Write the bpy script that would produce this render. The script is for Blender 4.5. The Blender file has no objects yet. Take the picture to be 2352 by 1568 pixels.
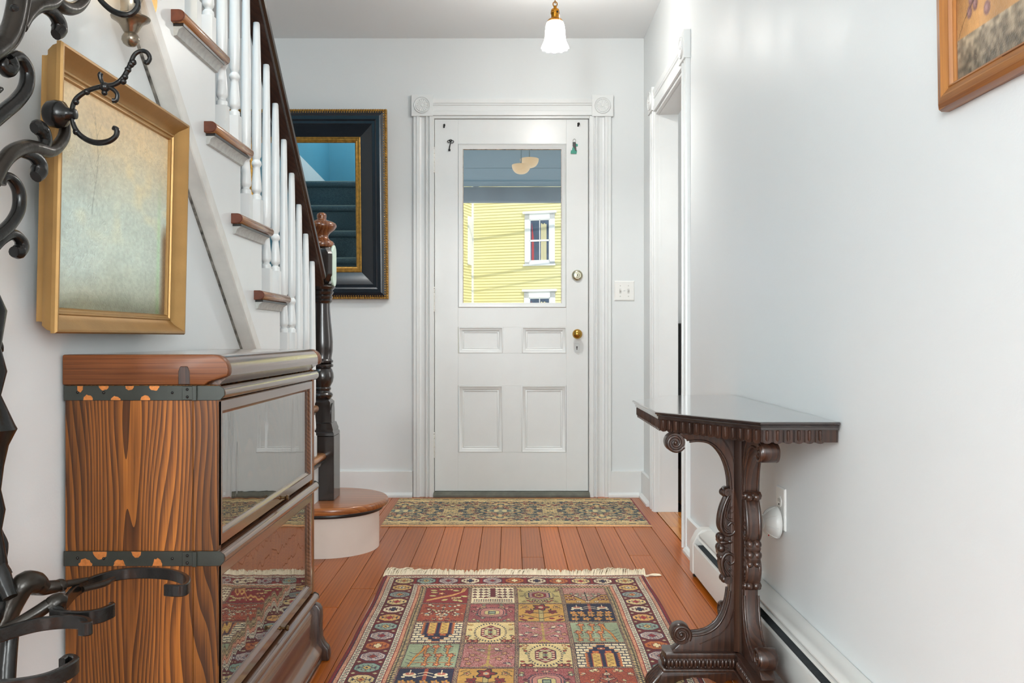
import bpy, bmesh, math, random
import numpy as np
from mathutils import Vector, Matrix
random.seed(7)
PI = math.pi
SC = bpy.context.scene
COL = SC.collection

# ------------------------------------------------------------------ camera, world, lights, exposure
EYE = 0.9146          # eye height, camera at x = 0, y = 0, looking along +Y
F = 2000.0            # focal length in pixels of the 2352 wide frame
VX, VY = 1172.0, 776.0
cam_d = bpy.data.cameras.new('camera')
cam_d.sensor_width = 36.0
cam_d.lens = F / 2352.0 * 36.0
cam_d.shift_x = (1176 - VX) / 2352.0
cam_d.shift_y = (VY - 784) / 2352.0
cam_d.clip_start = 0.05
cam_d.clip_end = 200
cam = bpy.data.objects.new('camera', cam_d)
cam.location = (0, 0, EYE)
cam.rotation_euler = (PI / 2, 0, 0)
COL.objects.link(cam)
SC.camera = cam

SC.view_settings.view_transform = 'Standard'
SC.view_settings.look = 'None'
SC.view_settings.gamma = 1.0
SC.view_settings.use_curve_mapping = False
SC.view_settings.exposure = 0.36

w = bpy.data.worlds.new('sky')
SC.world = w
w.use_nodes = True
bg = w.node_tree.nodes['Background']
bg.inputs['Color'].default_value = (0.62, 0.78, 1.0, 1)
bg.inputs['Strength'].default_value = 1.0

def light(name, kind, loc, rot, energy, color=(1, 1, 1), size=None, size_y=None, radius=None, spread=None):
    d = bpy.data.lights.new(name, kind)
    d.energy = energy
    d.color = color
    if kind == 'AREA':
        d.shape = 'RECTANGLE'
        d.size = size
        d.size_y = size_y
        if spread: d.spread = spread
    if kind == 'POINT': d.shadow_soft_size = radius
    if kind == 'SUN': d.angle = radius
    o = bpy.data.objects.new(name, d)
    o.location = loc
    o.rotation_euler = rot
    COL.objects.link(o)
    return o

# sunlight on the street, unseen fill panels added behind the camera and in the side room
light('sun', 'SUN', (0, 0, 20), (math.radians(48), 0, math.radians(20)), 1.8, (1, .96, .88), radius=0.009)
light('rear_fill_left', 'AREA', (-1.80, -3.05, 1.8), (PI / 2, 0, 0), 225, (.93, .985, 1), 1.4, 2.0)
light('rear_fill_right', 'AREA', (1.80, -3.05, 1.8), (PI / 2, 0, 0), 138, (.93, .985, 1), 1.4, 2.0)
light('side_room_fill', 'AREA', (3.2, 4.0, 1.5), (PI / 2, 0, PI / 2), 26, (1, .99, .97), 1.6, 1.8)
light('upstairs_light', 'POINT', (-1.25, 1.5, 3.4), (0, 0, 0), 78, (1, .97, .93), radius=.12)

# ------------------------------------------------------------------ helpers
def lin(c):
    r = []
    for v in c:
        v = v / 255.0
        r.append(v / 12.92 if v <= 0.04045 else ((v + 0.055) / 1.055) ** 2.4)
    return tuple(r) + (1.0,)

def wloc(o):
    v = Vector((0, 0, 0))
    while o is not None:
        v += o.location
        o = o.parent
    return v

def tag(o, label=None, cat=None, group=None, kind=None):
    if label: o['label'] = label
    if cat: o['category'] = cat
    if group: o['group'] = group
    if kind: o['kind'] = kind
    return o

def thing(name, label, cat, loc, group=None):
    o = bpy.data.objects.new(name, None)
    o.empty_display_size = .05
    o.location = loc
    COL.objects.link(o)
    return tag(o, label, cat, group)

class MB:
    """collects shapes in world coordinates, links them as one mesh object"""
    def __init__(s):
        s.v = []
        s.f = []
    def add(s, vs, fs):
        b = len(s.v)
        s.v.extend([tuple(p) for p in vs])
        s.f.extend([tuple(b + i for i in f) for f in fs])
        return s
    def box(s, x0, x1, y0, y1, z0, z1):
        vs = [(x, y, z) for x in (x0, x1) for y in (y0, y1) for z in (z0, z1)]
        return s.add(vs, [(0, 1, 3, 2), (4, 6, 7, 5), (0, 4, 5, 1), (2, 3, 7, 6), (0, 2, 6, 4), (1, 5, 7, 3)])
    def prism(s, poly, axis, a, b):
        n = len(poly)
        def mk(p, t):
            if axis == 'x': return (t, p[0], p[1])
            if axis == 'y': return (p[0], t, p[1])
            return (p[0], p[1], t)
        vs = [mk(p, a) for p in poly] + [mk(p, b) for p in poly]
        fs = [tuple(range(n)), tuple(range(2 * n - 1, n - 1, -1))]
        fs += [(i, (i + 1) % n, n + (i + 1) % n, n + i) for i in range(n)]
        return s.add(vs, fs)
    def lathe(s, prof, c, seg=24, axis='z', a0=0.0, a1=2 * PI, wob=None):
        # prof: (radius, height) pairs
        full = abs(a1 - a0 - 2 * PI) < 1e-6
        m = seg if full else seg + 1
        vs = []
        for k, (r, h) in enumerate(prof):
            for i in range(m):
                t = a0 + (a1 - a0) * i / seg
                rr = r
                hh = h
                if wob:
                    rr, hh = wob(r, h, t, k)
                p = (rr * math.cos(t), rr * math.sin(t), hh)
                if axis == 'x': p = (p[2], p[0], p[1])
                if axis == 'y': p = (p[0], p[2], p[1])
                vs.append((c[0] + p[0], c[1] + p[1], c[2] + p[2]))
        fs = []
        for k in range(len(prof) - 1):
            for i in range(seg):
                j = (i + 1) % m
                fs.append((k * m + i, k * m + j, (k + 1) * m + j, (k + 1) * m + i))
        if full:
            if prof[0][0] > 1e-5: fs.append(tuple(range(m)))
            if prof[-1][0] > 1e-5: fs.append(tuple((len(prof) - 1) * m + i for i in range(m)))
        return s.add(vs, fs)
    def sphere(s, c, r, seg=14, rings=8, sx=1, sy=1, sz=1):
        vs = []
        fs = []
        for k in range(rings + 1):
            ph = PI * k / rings
            for i in range(seg):
                t = 2 * PI * i / seg
                vs.append((c[0] + sx * r * math.sin(ph) * math.cos(t), c[1] + sy * r * math.sin(ph) * math.sin(t), c[2] + sz * r * math.cos(ph)))
        for k in range(rings):
            for i in range(seg):
                j = (i + 1) % seg
                fs.append((k * seg + i, k * seg + j, (k + 1) * seg + j, (k + 1) * seg + i))
        return s.add(vs, fs)
    def tube(s, pts, rad, seg=10, n=None, flat=1.0, closed=False, up=(0, 0, 1)):
        """smooth tube through pts; rad is a number or a list; flat squashes the section across `up`"""
        P, R = spline(pts, rad, n, closed)
        m = len(P)
        vs = []
        for i in range(m):
            a = P[(i - 1) % m] if closed else P[max(i - 1, 0)]
            b = P[(i + 1) % m] if closed else P[min(i + 1, m - 1)]
            t = (b - a).normalized()
            if i == 0:
                u = Vector(up)
                if abs(u.dot(t)) > .9: u = Vector((1, 0, 0)) if abs(t.x) < .9 else Vector((0, 1, 0))
            u = (u - t * u.dot(t)).normalized()
            w_ = t.cross(u)
            for k in range(seg):
                q = 2 * PI * k / seg
                vs.append(P[i] + u * (R[i] * math.cos(q)) + w_ * (R[i] * flat * math.sin(q)))
        fs = []
        for i in range(m if closed else m - 1):
            for k in range(seg):
                j = (k + 1) % seg
                i2 = (i + 1) % m
                fs.append((i * seg + k, i * seg + j, i2 * seg + j, i2 * seg + k))
        if not closed:
            fs.append(tuple(range(seg)))
            fs.append(tuple((m - 1) * seg + k for k in range(seg)))
        return s.add(vs, fs)
    def strap(s, pts, hw, ht, up=(0, 0, 1), n=None):
        """flat bar swept along pts: half height hw along up, half thickness ht across"""
        P, R = spline(pts, 1.0, n, False)
        U = Vector(up)
        m = len(P)
        vs = []
        for i in range(m):
            t = (P[min(i + 1, m - 1)] - P[max(i - 1, 0)]).normalized()
            w_ = t.cross(U).normalized()
            u = w_.cross(t).normalized()
            c = .35
            for a, b in ((-1, -1 + c), (-1 + c, -1), (1 - c, -1), (1, -1 + c), (1, 1 - c), (1 - c, 1), (-1 + c, 1), (-1, 1 - c)):
                aa = a * ht
                bb = math.copysign(hw - (1 - abs(b)) * ht, b) if abs(b) < 1 else b * hw
                vs.append(P[i] + w_ * aa + u * bb)
        fs = []
        for i in range(m - 1):
            for k in range(8):
                j = (k + 1) % 8
                fs.append((i * 8 + k, i * 8 + j, (i + 1) * 8 + j, (i + 1) * 8 + k))
        fs.append(tuple(range(8)))
        fs.append(tuple((m - 1) * 8 + k for k in range(8)))
        return s.add(vs, fs)
    def frame(s, o, u, v, n, w, h, prof, sides=(0, 1, 2, 3)):
        """mitred frame: o = lower left corner, u right, v up, n outward; prof = (inset, height) from outer back to inner back"""
        o, u, v, n = Vector(o), Vector(u), Vector(v), Vector(n)
        vs = []
        for d, hh in prof:
            for a, b in ((d, d), (w - d, d), (w - d, h - d), (d, h - d)):
                vs.append(o + u * a + v * b + n * hh)
        fs = []
        m = len(prof)
        for k in range(m - 1):
            for i in sides:
                j = (i + 1) % 4
                fs.append((k * 4 + i, k * 4 + j, (k + 1) * 4 + j, (k + 1) * 4 + i))
        return s.add(vs, fs)
    def xf(s, M):
        s.v = [tuple(M @ Vector(p)) for p in s.v]
        return s
    def build(s, name, mat, parent=None, bevel=0, seg=2, smooth=True, angle=.6, fixn=True):
        off = wloc(parent) if parent else Vector((0, 0, 0))
        me = bpy.data.meshes.new(name)
        bm = bmesh.new()
        bv = [bm.verts.new((p[0] - off.x, p[1] - off.y, p[2] - off.z)) for p in s.v]
        for f in s.f:
            g = []
            for i in f:
                if bv[i] not in g: g.append(bv[i])
            if len(g) > 2:
                try: bm.faces.new(g)
                except ValueError: pass
        lv_ = [v for v in bm.verts if not v.link_faces]
        if lv_: bmesh.ops.delete(bm, geom=lv_, context='VERTS')
        if fixn: bmesh.ops.recalc_face_normals(bm, faces=bm.faces)
        if bevel:
            es = [e for e in bm.edges if len(e.link_faces) == 2 and e.calc_face_angle(0) > .5]
            bmesh.ops.bevel(bm, geom=es, offset=bevel, segments=seg, affect='EDGES', profile=.5, clamp_overlap=True)
        for f in bm.faces: f.smooth = smooth
        bm.to_mesh(me)
        bm.free()
        if smooth: me.set_sharp_from_angle(angle=angle)
        if mat: me.materials.append(mat)
        o = bpy.data.objects.new(name, me)
        COL.objects.link(o)
        if parent: o.parent = parent
        return o

def spline(pts, rad, n, closed):
    P = [Vector(p) for p in pts]
    m = len(P)
    R = list(rad) if isinstance(rad, (list, tuple)) else [rad] * m
    if n is None: n = 6 if m > 2 else 1
    oP, oR = [], []
    rng = m if closed else m - 1
    for i in range(rng):
        if closed:
            a, b, c, d = P[(i - 1) % m], P[i], P[(i + 1) % m], P[(i + 2) % m]
        else:
            b, c = P[i], P[i + 1]
            a = P[i - 1] if i > 0 else b * 2 - c
            d = P[i + 2] if i + 2 < m else c * 2 - b
        for k in range(n):
            t = k / n
            q = .5 * ((2 * b) + (c - a) * t + (2 * a - 5 * b + 4 * c - d) * t * t + (3 * b - a - 3 * c + d) * t ** 3)
            oP.append(q)
            oR.append(R[i] * (1 - t) + R[(i + 1) % m] * t)
    if not closed:
        oP.append(P[-1])
        oR.append(R[-1])
    return oP, oR

def px(x, y, Y):
    """world point that the photograph shows at pixel x, y if it stands at depth Y"""
    return Vector(((x - VX) * Y / F, Y, EYE - (y - VY) * Y / F))

def pxX(x, y, X):
    """the same for a point known to lie in the plane x = X"""
    return px(x, y, X * F / (x - VX))

# ------------------------------------------------------------------ materials
def new_mat(name):
    m = bpy.data.materials.new(name)
    m.use_nodes = True
    nt = m.node_tree
    return m, nt, nt.nodes, nt.links, nt.nodes['Principled BSDF']

def ramp(nd, stops):
    r = nd.new('ShaderNodeValToRGB')
    e = r.color_ramp.elements
    while len(e) > 1: e.remove(e[-1])
    e[0].position = stops[0][0]
    e[0].color = stops[0][1]
    for p, c in stops[1:]:
        x = e.new(p)
        x.color = c
    return r

def plain(name, c, rough=.5, metal=0.0, bump=0.0, bscale=80.0, var=0.0, vscale=6.0, spec=.5, coat=0.0, mapping=None, emit=None, estr=0.0, rvar=0.0):
    m, nt, nd, ln, b = new_mat(name)
    b.inputs['Roughness'].default_value = rough
    b.inputs['Metallic'].default_value = metal
    b.inputs['Specular IOR Level'].default_value = spec
    b.inputs['Coat Weight'].default_value = coat
    b.inputs['Coat Roughness'].default_value = .12
    L = lin(c)
    b.inputs['Base Color'].default_value = L
    tc = nd.new('ShaderNodeTexCoord')
    src = tc.outputs['Object']
    if mapping:
        mp = nd.new('ShaderNodeMapping')
        mp.inputs['Scale'].default_value = mapping
        ln.new(src, mp.inputs['Vector'])
        src = mp.outputs['Vector']
    if var:
        n = nd.new('ShaderNodeTexNoise')
        n.inputs['Scale'].default_value = vscale
        n.inputs['Detail'].default_value = 5
        ln.new(src, n.inputs['Vector'])
        lo = tuple(x * (1 - var) for x in L[:3]) + (1,)
        hi = tuple(min(1, x * (1 + var)) for x in L[:3]) + (1,)
        r = ramp(nd, [(.3, lo), (.7, hi)])
        ln.new(n.outputs['Fac'], r.inputs['Fac'])
        ln.new(r.outputs['Color'], b.inputs['Base Color'])
    if bump:
        n = nd.new('ShaderNodeTexNoise')
        n.inputs['Scale'].default_value = bscale
        n.inputs['Detail'].default_value = 3
        ln.new(src, n.inputs['Vector'])
        bp = nd.new('ShaderNodeBump')
        bp.inputs['Strength'].default_value = bump
        bp.inputs['Distance'].default_value = .002
        ln.new(n.outputs['Fac'], bp.inputs['Height'])
        ln.new(bp.outputs['Normal'], b.inputs['Normal'])
    if rvar:
        n = nd.new('ShaderNodeTexNoise')
        n.inputs['Scale'].default_value = 2.2
        n.inputs['Detail'].default_value = 3
        ln.new(src, n.inputs['Vector'])
        mr = nd.new('ShaderNodeMapRange')
        mr.inputs['From Min'].default_value = .35
        mr.inputs['From Max'].default_value = .65
        mr.inputs['To Min'].default_value = rough - rvar
        mr.inputs['To Max'].default_value = rough + rvar
        ln.new(n.outputs['Fac'], mr.inputs['Value'])
        ln.new(mr.outputs['Result'], b.inputs['Roughness'])
    if emit:
        b.inputs['Emission Color'].default_value = lin(emit)
        b.inputs['Emission Strength'].default_value = estr
    return m

def wood(name, dark, mid, light_, axis='z', rough=.3, rings=9.0, straight=60.0, coat=.3, rnd=False, pore=.45, tones=None, bump=.08, cell=4.0, stretch=.14, toneamt=.25):
    """annual rings as contour lines of a stretched noise field, fine fibres and broad tone changes over them"""
    m, nt, nd, ln, b = new_mat(name)
    ai = 'xyz'.index(axis)
    def mapped(src, across, along):
        sc = [across] * 3
        sc[ai] = along
        mp = nd.new('ShaderNodeMapping')
        mp.inputs['Scale'].default_value = sc
        ln.new(src, mp.inputs['Vector'])
        return mp.outputs['Vector']
    def noise(vec, detail):
        n = nd.new('ShaderNodeTexNoise')
        n.inputs['Scale'].default_value = 1.0
        n.inputs['Detail'].default_value = detail
        ln.new(vec, n.inputs['Vector'])
        return n.outputs['Fac']
    def math_(op, a, b_=None, c=None):
        n = nd.new('ShaderNodeMath')
        n.operation = op
        for i, v in enumerate((a, b_, c)):
            if v is None: continue
            if isinstance(v, (int, float)): n.inputs[i].default_value = v
            else: ln.new(v, n.inputs[i])
        return n.outputs[0]
    tc = nd.new('ShaderNodeTexCoord')
    src = tc.outputs['Object']
    info = None
    if rnd:
        info = nd.new('ShaderNodeObjectInfo')
        mul = nd.new('ShaderNodeVectorMath')
        mul.operation = 'SCALE'
        mul.inputs[0].default_value = (13.1, 7.7, 5.3)
        ln.new(info.outputs['Random'], mul.inputs['Scale'])
        ad = nd.new('ShaderNodeVectorMath')
        ln.new(src, ad.inputs[0])
        ln.new(mul.outputs['Vector'], ad.inputs[1])
        src = ad.outputs['Vector']
    n1 = noise(mapped(src, cell, cell * stretch), 2.0)
    dot = nd.new('ShaderNodeVectorMath')
    dot.operation = 'DOT_PRODUCT'
    dv = [straight, straight * .8, straight]
    dv[ai] = 0
    dot.inputs[1].default_value = dv
    ln.new(src, dot.inputs[0])
    t = math_('FRACT', math_('MULTIPLY_ADD', n1, rings * 2.0, dot.outputs['Value']))
    ring = math_('POWER', t, .7)
    fine = noise(mapped(src, 420.0, 7.0), 4.0)
    mx = nd.new('ShaderNodeMix')
    mx.inputs['Factor'].default_value = pore
    ln.new(ring, mx.inputs['A'])
    ln.new(fine, mx.inputs['B'])
    r = ramp(nd, [(.12, lin(dark)), (.45, lin(mid)), (.85, lin(light_))])
    ln.new(mx.outputs['Result'], r.inputs['Fac'])
    n3 = noise(mapped(src, 9.0, .5), 2.0)
    r3 = ramp(nd, [(.35, (1 - toneamt,) * 3 + (1,)), (.68, (1 + toneamt * .5,) * 3 + (1,))])
    ln.new(n3, r3.inputs['Fac'])
    def mult(a, c):
        mu = nd.new('ShaderNodeMix')
        mu.data_type = 'RGBA'
        mu.blend_type = 'MULTIPLY'
        mu.inputs['Factor'].default_value = 1.0
        ln.new(a, mu.inputs[6])
        ln.new(c, mu.inputs[7])
        return mu.outputs[2]
    out = mult(r.outputs['Color'], r3.outputs['Color'])
    if rnd and tones:
        rt = ramp(nd, [(i / (len(tones) - 1), t_) for i, t_ in enumerate(tones)])
        ln.new(info.outputs['Random'], rt.inputs['Fac'])
        out = mult(out, rt.outputs['Color'])
    ln.new(out, b.inputs['Base Color'])
    b.inputs['Roughness'].default_value = rough
    b.inputs['Coat Weight'].default_value = coat
    b.inputs['Specular IOR Level'].default_value = .5 if coat > .1 else .32
    b.inputs['Coat Roughness'].default_value = .12
    bp = nd.new('ShaderNodeBump')
    bp.inputs['Strength'].default_value = bump
    bp.inputs['Distance'].default_value = .001
    ln.new(mx.outputs['Result'], bp.inputs['Height'])
    ln.new(bp.outputs['Normal'], b.inputs['Normal'])
    return m

def pane_mat(name, f0=.05, tint=(1, 1, 1), wavy=0.0, wscale=(6, 6, 2), gloss_rough=0.0):
    m, nt, nd, ln, b = new_mat(name)
    nd.remove(b)
    tr = nd.new('ShaderNodeBsdfTransparent')
    tr.inputs['Color'].default_value = tuple(tint) + (1,)
    gl = nd.new('ShaderNodeBsdfGlossy')
    gl.inputs['Roughness'].default_value = gloss_rough
    lw = nd.new('ShaderNodeLayerWeight')
    pw = nd.new('ShaderNodeMath')
    pw.operation = 'POWER'
    pw.inputs[1].default_value = 5.0
    ln.new(lw.outputs['Facing'], pw.inputs[0])
    ma = nd.new('ShaderNodeMath')
    ma.operation = 'MULTIPLY_ADD'
    ma.inputs[1].default_value = 1 - f0
    ma.inputs[2].default_value = f0
    ln.new(pw.outputs[0], ma.inputs[0])
    mix = nd.new('ShaderNodeMixShader')
    ln.new(ma.outputs[0], mix.inputs['Fac'])
    ln.new(tr.outputs[0], mix.inputs[1])
    ln.new(gl.outputs[0], mix.inputs[2])
    lw.inputs['Blend'].default_value = .5
    if wavy:
        tc = nd.new('ShaderNodeTexCoord')
        mp = nd.new('ShaderNodeMapping')
        mp.inputs['Scale'].default_value = wscale
        ln.new(tc.outputs['Object'], mp.inputs['Vector'])
        n = nd.new('ShaderNodeTexNoise')
        n.inputs['Scale'].default_value = 1.0
        n.inputs['Detail'].default_value = 2
        ln.new(mp.outputs['Vector'], n.inputs['Vector'])
        bp = nd.new('ShaderNodeBump')
        bp.inputs['Strength'].default_value = 1.0
        bp.inputs['Distance'].default_value = wavy
        ln.new(n.outputs['Fac'], bp.inputs['Height'])
        ln.new(bp.outputs['Normal'], gl.inputs['Normal'])
    ln.new(mix.outputs[0], nd['Material Output'].inputs['Surface'])
    return m

def attr_mat(name, attr='col', rough=.9, bump=0.0, bscale=900.0, sheen=0.0, spec=.2):
    m, nt, nd, ln, b = new_mat(name)
    a = nd.new('ShaderNodeAttribute')
    a.attribute_name = attr
    ln.new(a.outputs['Color'], b.inputs['Base Color'])
    b.inputs['Roughness'].default_value = rough
    b.inputs['Specular IOR Level'].default_value = spec
    b.inputs['Sheen Weight'].default_value = sheen
    if bump:
        tc = nd.new('ShaderNodeTexCoord')
        n = nd.new('ShaderNodeTexNoise')
        n.inputs['Scale'].default_value = bscale
        ln.new(tc.outputs['Object'], n.inputs['Vector'])
        bp = nd.new('ShaderNodeBump')
        bp.inputs['Strength'].default_value = bump
        bp.inputs['Distance'].default_value = .002
        ln.new(n.outputs['Fac'], bp.inputs['Height'])
        ln.new(bp.outputs['Normal'], b.inputs['Normal'])
    return m

M = {}
M['wall'] = plain('wall_paint', (219, 222, 222), .5, bump=.10, bscale=190, spec=.45)
M['wall_r'] = plain('right_wall_paint', (220, 223, 223), .50, bump=.10, bscale=190, spec=.45, rvar=.05)
M['ceil'] = plain('ceiling_paint', (234, 237, 238), .8, bump=.05, bscale=120)
M['trim'] = plain('white_gloss_paint', (223, 225, 224), .3, bump=.08, bscale=60, var=.015, vscale=9)
M['trim_worn'] = plain('worn_white_paint', (214, 212, 206), .4, bump=.2, bscale=90, var=.10, vscale=14)
M['blue'] = plain('blue_wall_paint', (76, 138, 160), .6, var=.03)
M['dash'] = plain('broken_dark_gap', (110, 106, 100), .8, var=.98, vscale=38)
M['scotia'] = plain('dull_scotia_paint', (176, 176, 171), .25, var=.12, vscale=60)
M['dark_brass'] = plain('dark_brass', (104, 80, 52), .3, .9, var=.2, vscale=80)
M['dark'] = plain('dark_gap', (26, 22, 18), .8)
M['subfloor'] = plain('subfloor', (38, 24, 14), .9)
M['plank'] = wood('pine_floor', (122, 58, 12), (168, 84, 17), (192, 108, 28), 'y', .3, 4, 70, 0.0, rnd=True, pore=.6, tones=[(.80, .76, .74, 1), (1.0, 1.0, 1.0, 1), (.90, .86, .82, 1), (1.12, 1.08, 1.0, 1), (.92, .90, .92, 1), (1.10, 1.04, .86, 1)], bump=.05, stretch=.05, toneamt=.14)
M['plank2'] = wood('pine_floor_side_room', (160, 92, 34), (200, 124, 48), (214, 142, 64), 'y', .27, 5, 34, .12, rnd=True, pore=.55, tones=[(.85, .8, .75, 1), (1, 1, 1, 1), (.92, .9, .85, 1)], bump=.05, stretch=.05, toneamt=.14)
M['oak'] = wood('dark_oak', (44, 25, 14), (90, 51, 23), (166, 101, 40), 'z', .42, 15, 70, .06, pore=.52, cell=5.2, stretch=.17, toneamt=.5)
M['oak_y'] = wood('dark_oak_lengthways', (58, 35, 22), (94, 60, 41), (122, 84, 60), 'y', .22, 6, 90, 1.0, pore=.5)
M['oak_x'] = wood('dark_oak_crosswise', (62, 33, 15), (104, 58, 28), (132, 78, 40), 'x', .42, 4, 110, .05, pore=.72)
M['walnut'] = wood('walnut', (22, 14, 11), (45, 28, 21), (74, 46, 33), 'z', .32, 4, 60, .25, pore=.6, cell=6)
M['walnut_top'] = wood('walnut_table_top', (26, 20, 19), (42, 33, 31), (58, 47, 43), 'y', .10, 5, 40, 1.0, pore=.55, bump=.01)
M['newel'] = wood('black_newel', (22, 18, 17), (36, 29, 27), (54, 42, 36), 'z', .24, 4, 60, .5, pore=.7, bump=.15)
M['newel_cap'] = wood('brown_newel_cap', (70, 34, 16), (112, 62, 32), (146, 92, 54), 'z', .25, 5, 40, .5, pore=.55)
M['rail'] = wood('black_handrail', (24, 18, 16), (40, 30, 26), (58, 42, 34), 'y', .18, 4, 40, .7, pore=.6)
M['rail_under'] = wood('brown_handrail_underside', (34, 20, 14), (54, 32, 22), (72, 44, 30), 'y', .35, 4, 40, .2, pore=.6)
M['tread'] = wood('tread_oak', (104, 54, 24), (154, 90, 44), (180, 114, 62), 'x', .28, 6, 36, .35, pore=.5)
M['tread_end'] = wood('tread_nosing', (96, 54, 28), (146, 94, 54), (184, 134, 88), 'y', .26, 4, 50, .4, pore=.6)
M['tread_cap'] = plain('nosing_end_grain', (96, 46, 24), .4, var=.25, vscale=60)
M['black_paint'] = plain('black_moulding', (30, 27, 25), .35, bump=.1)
M['drum'] = plain('cream_step_paint', (222, 208, 196), .55, bump=.25, bscale=24, var=.03, vscale=7)
M['carpet'] = plain('blue_carpet', (96, 118, 126), .95, bump=.9, bscale=420, var=.28, vscale=160, spec=.1)
M['carpet_edge'] = plain('pale_carpet_edge', (150, 166, 160), .95, bump=.5, bscale=300, spec=.1)
M['iron'] = plain('black_cast_iron', (30, 29, 28), .24, .45, bump=.35, bscale=70, var=.35, vscale=30, spec=.6)
M['iron_rub'] = plain('rubbed_cast_iron', (46, 40, 34), .28, .5, bump=.4, bscale=60, var=.5, vscale=18, spec=.6)
M['gilt'] = plain('gilt_frame', (166, 128, 76), .36, .55, bump=.1, bscale=140, var=.10, vscale=14)
M['gilt2'] = plain('antique_gold', (164, 122, 52), .36, .6, bump=.2, bscale=120, var=.38, vscale=60)
M['ebony'] = plain('ebonised_frame', (24, 29, 36), .26, 0, var=.15, vscale=8, coat=.4)
M['mirror'] = plain('mirror_glass', (222, 228, 228), .01, 1.0)
M['brass'] = plain('brass', (196, 152, 74), .22, 1.0, var=.12, vscale=40)
M['old_brass'] = plain('aged_brass', (176, 118, 36), .35, .9, bump=.2, bscale=200, var=.3, vscale=80)
M['nickel'] = plain('satin_nickel', (196, 190, 168), .22, 1.0)
M['pewter'] = plain('pewter', (150, 138, 122), .24, .9, bump=.15, bscale=60, var=.35, vscale=24)
M['strap'] = plain('lacquered_steel_band', (52, 55, 50), .42, .3, var=.12, vscale=30)
M['copper'] = plain('copper_spot', (196, 122, 62), .42, .45, var=.22, vscale=120)
M['plastic'] = plain('white_plastic', (232, 231, 227), .3)
M['plastic_grey'] = plain('grey_switch_toggle', (196, 195, 190), .35)
M['heater'] = plain('white_enamel', (214, 212, 207), .34, var=.012)
M['fin'] = plain('black_fins', (22, 24, 25), .4, .5)
M['fin2'] = plain('aluminium_fins', (120, 124, 126), .35, .8)
M['sill'] = plain('weathered_grey_sill', (98, 98, 88), .6, bump=.3, bscale=60, var=.2, vscale=20)
M['pane'] = pane_mat('door_pane', .035)
M['case_pane'] = pane_mat('bookcase_pane', .42, (.95, .95, .93), wavy=.0016, wscale=(5, 9, 1.6))
M['case_in'] = plain('bookcase_interior', (84, 60, 44), .7, var=.2)
M['porch'] = plain('porch_ceiling_blue', (176, 196, 198), .6, bump=.1, bscale=50, var=.02)
M['porch_dark'] = plain('porch_beam', (140, 152, 154), .6, var=.08)
M['clap'] = plain('yellow_clapboard', (238, 228, 164), .7, bump=.1, bscale=6, var=.02, vscale=1)
M['house_trim'] = plain('house_white', (240, 240, 238), .6)
M['house_glass'] = plain('house_window_glass', (54, 74, 96), .1, 0, var=.35, vscale=5)
M['cur_red'] = plain('red_curtain', (176, 52, 58), .8)
M['cur_cream'] = plain('cream_curtain', (218, 208, 162), .8)
M['ground'] = plain('street_ground', (186, 184, 178), .9, var=.1, vscale=1)
M['black_cloth'] = plain('black_upholstery', (16, 17, 18), .75, bump=.2, bscale=300)
M['cable'] = plain('black_cable', (20, 20, 20), .6)
M['green'] = plain('green_tag_plastic', (14, 138, 116), .35)
M['black_plastic'] = plain('black_key_head', (34, 35, 34), .4)
M['steel'] = plain('key_steel', (148, 146, 138), .3, 1.0)
M['red_led'] = plain('red_light', (214, 34, 34), .4)
M['fringe'] = plain('cream_fringe', (238, 224, 198), .9, bump=.3, bscale=300, var=.06, vscale=50, spec=.1)
M['orange_wood_z'] = wood('honey_frame_upright', (92, 52, 22), (146, 90, 40), (182, 122, 60), 'z', .34, 5, 60, .2, pore=.55)
M['orange_wood'] = wood('honey_frame', (92, 52, 22), (146, 90, 40), (182, 122, 60), 'y', .34, 5, 60, .2, pore=.55)

# ------------------------------------------------------------------ the setting
D = 5.025             # far wall
XR = 0.771            # right wall
XL = -0.862           # wall under the stairs
ZC = 2.643            # ceiling
XS = -0.825           # outer face of the stair stringer
XSW = -1.90           # wall on the far side of the stairs
def fx(x): return (x - VX) * D / F          # on the far wall
def fz(y): return EYE - (y - VY) * D / F
def S(o): return tag(o, kind='structure')

DX0, DX1 = fx(997), fx(1353)
DZ1 = fz(271)
floor = S(MB().box(-2.7, 3.4, -3.3, D + .14, -.10, -.0185).build('floor', M['subfloor']))
ceil = MB()
ceil.box(XSW - .1, XR + .2, 2.95, D + .12, ZC, ZC + .25)
ceil.box(-.80, XR + .2, .5, 2.95, ZC, ZC + .25)
ceil.box(-2.7, 2.7, -3.2, .6, ZC, ZC + .25)
S(ceil.build('ceiling', M['ceil'], smooth=False))
wf = MB()
wf.box(XSW - .1, DX0 - .02, D, D + .12, 0, ZC)
wf.box(DX1 + .02, XR + .12, D, D + .12, 0, ZC)
wf.box(DX0 - .02, DX1 + .02, D, D + .12, DZ1 + .02, ZC)
S(wf.build('wall_far', M['wall'], smooth=False))

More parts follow.
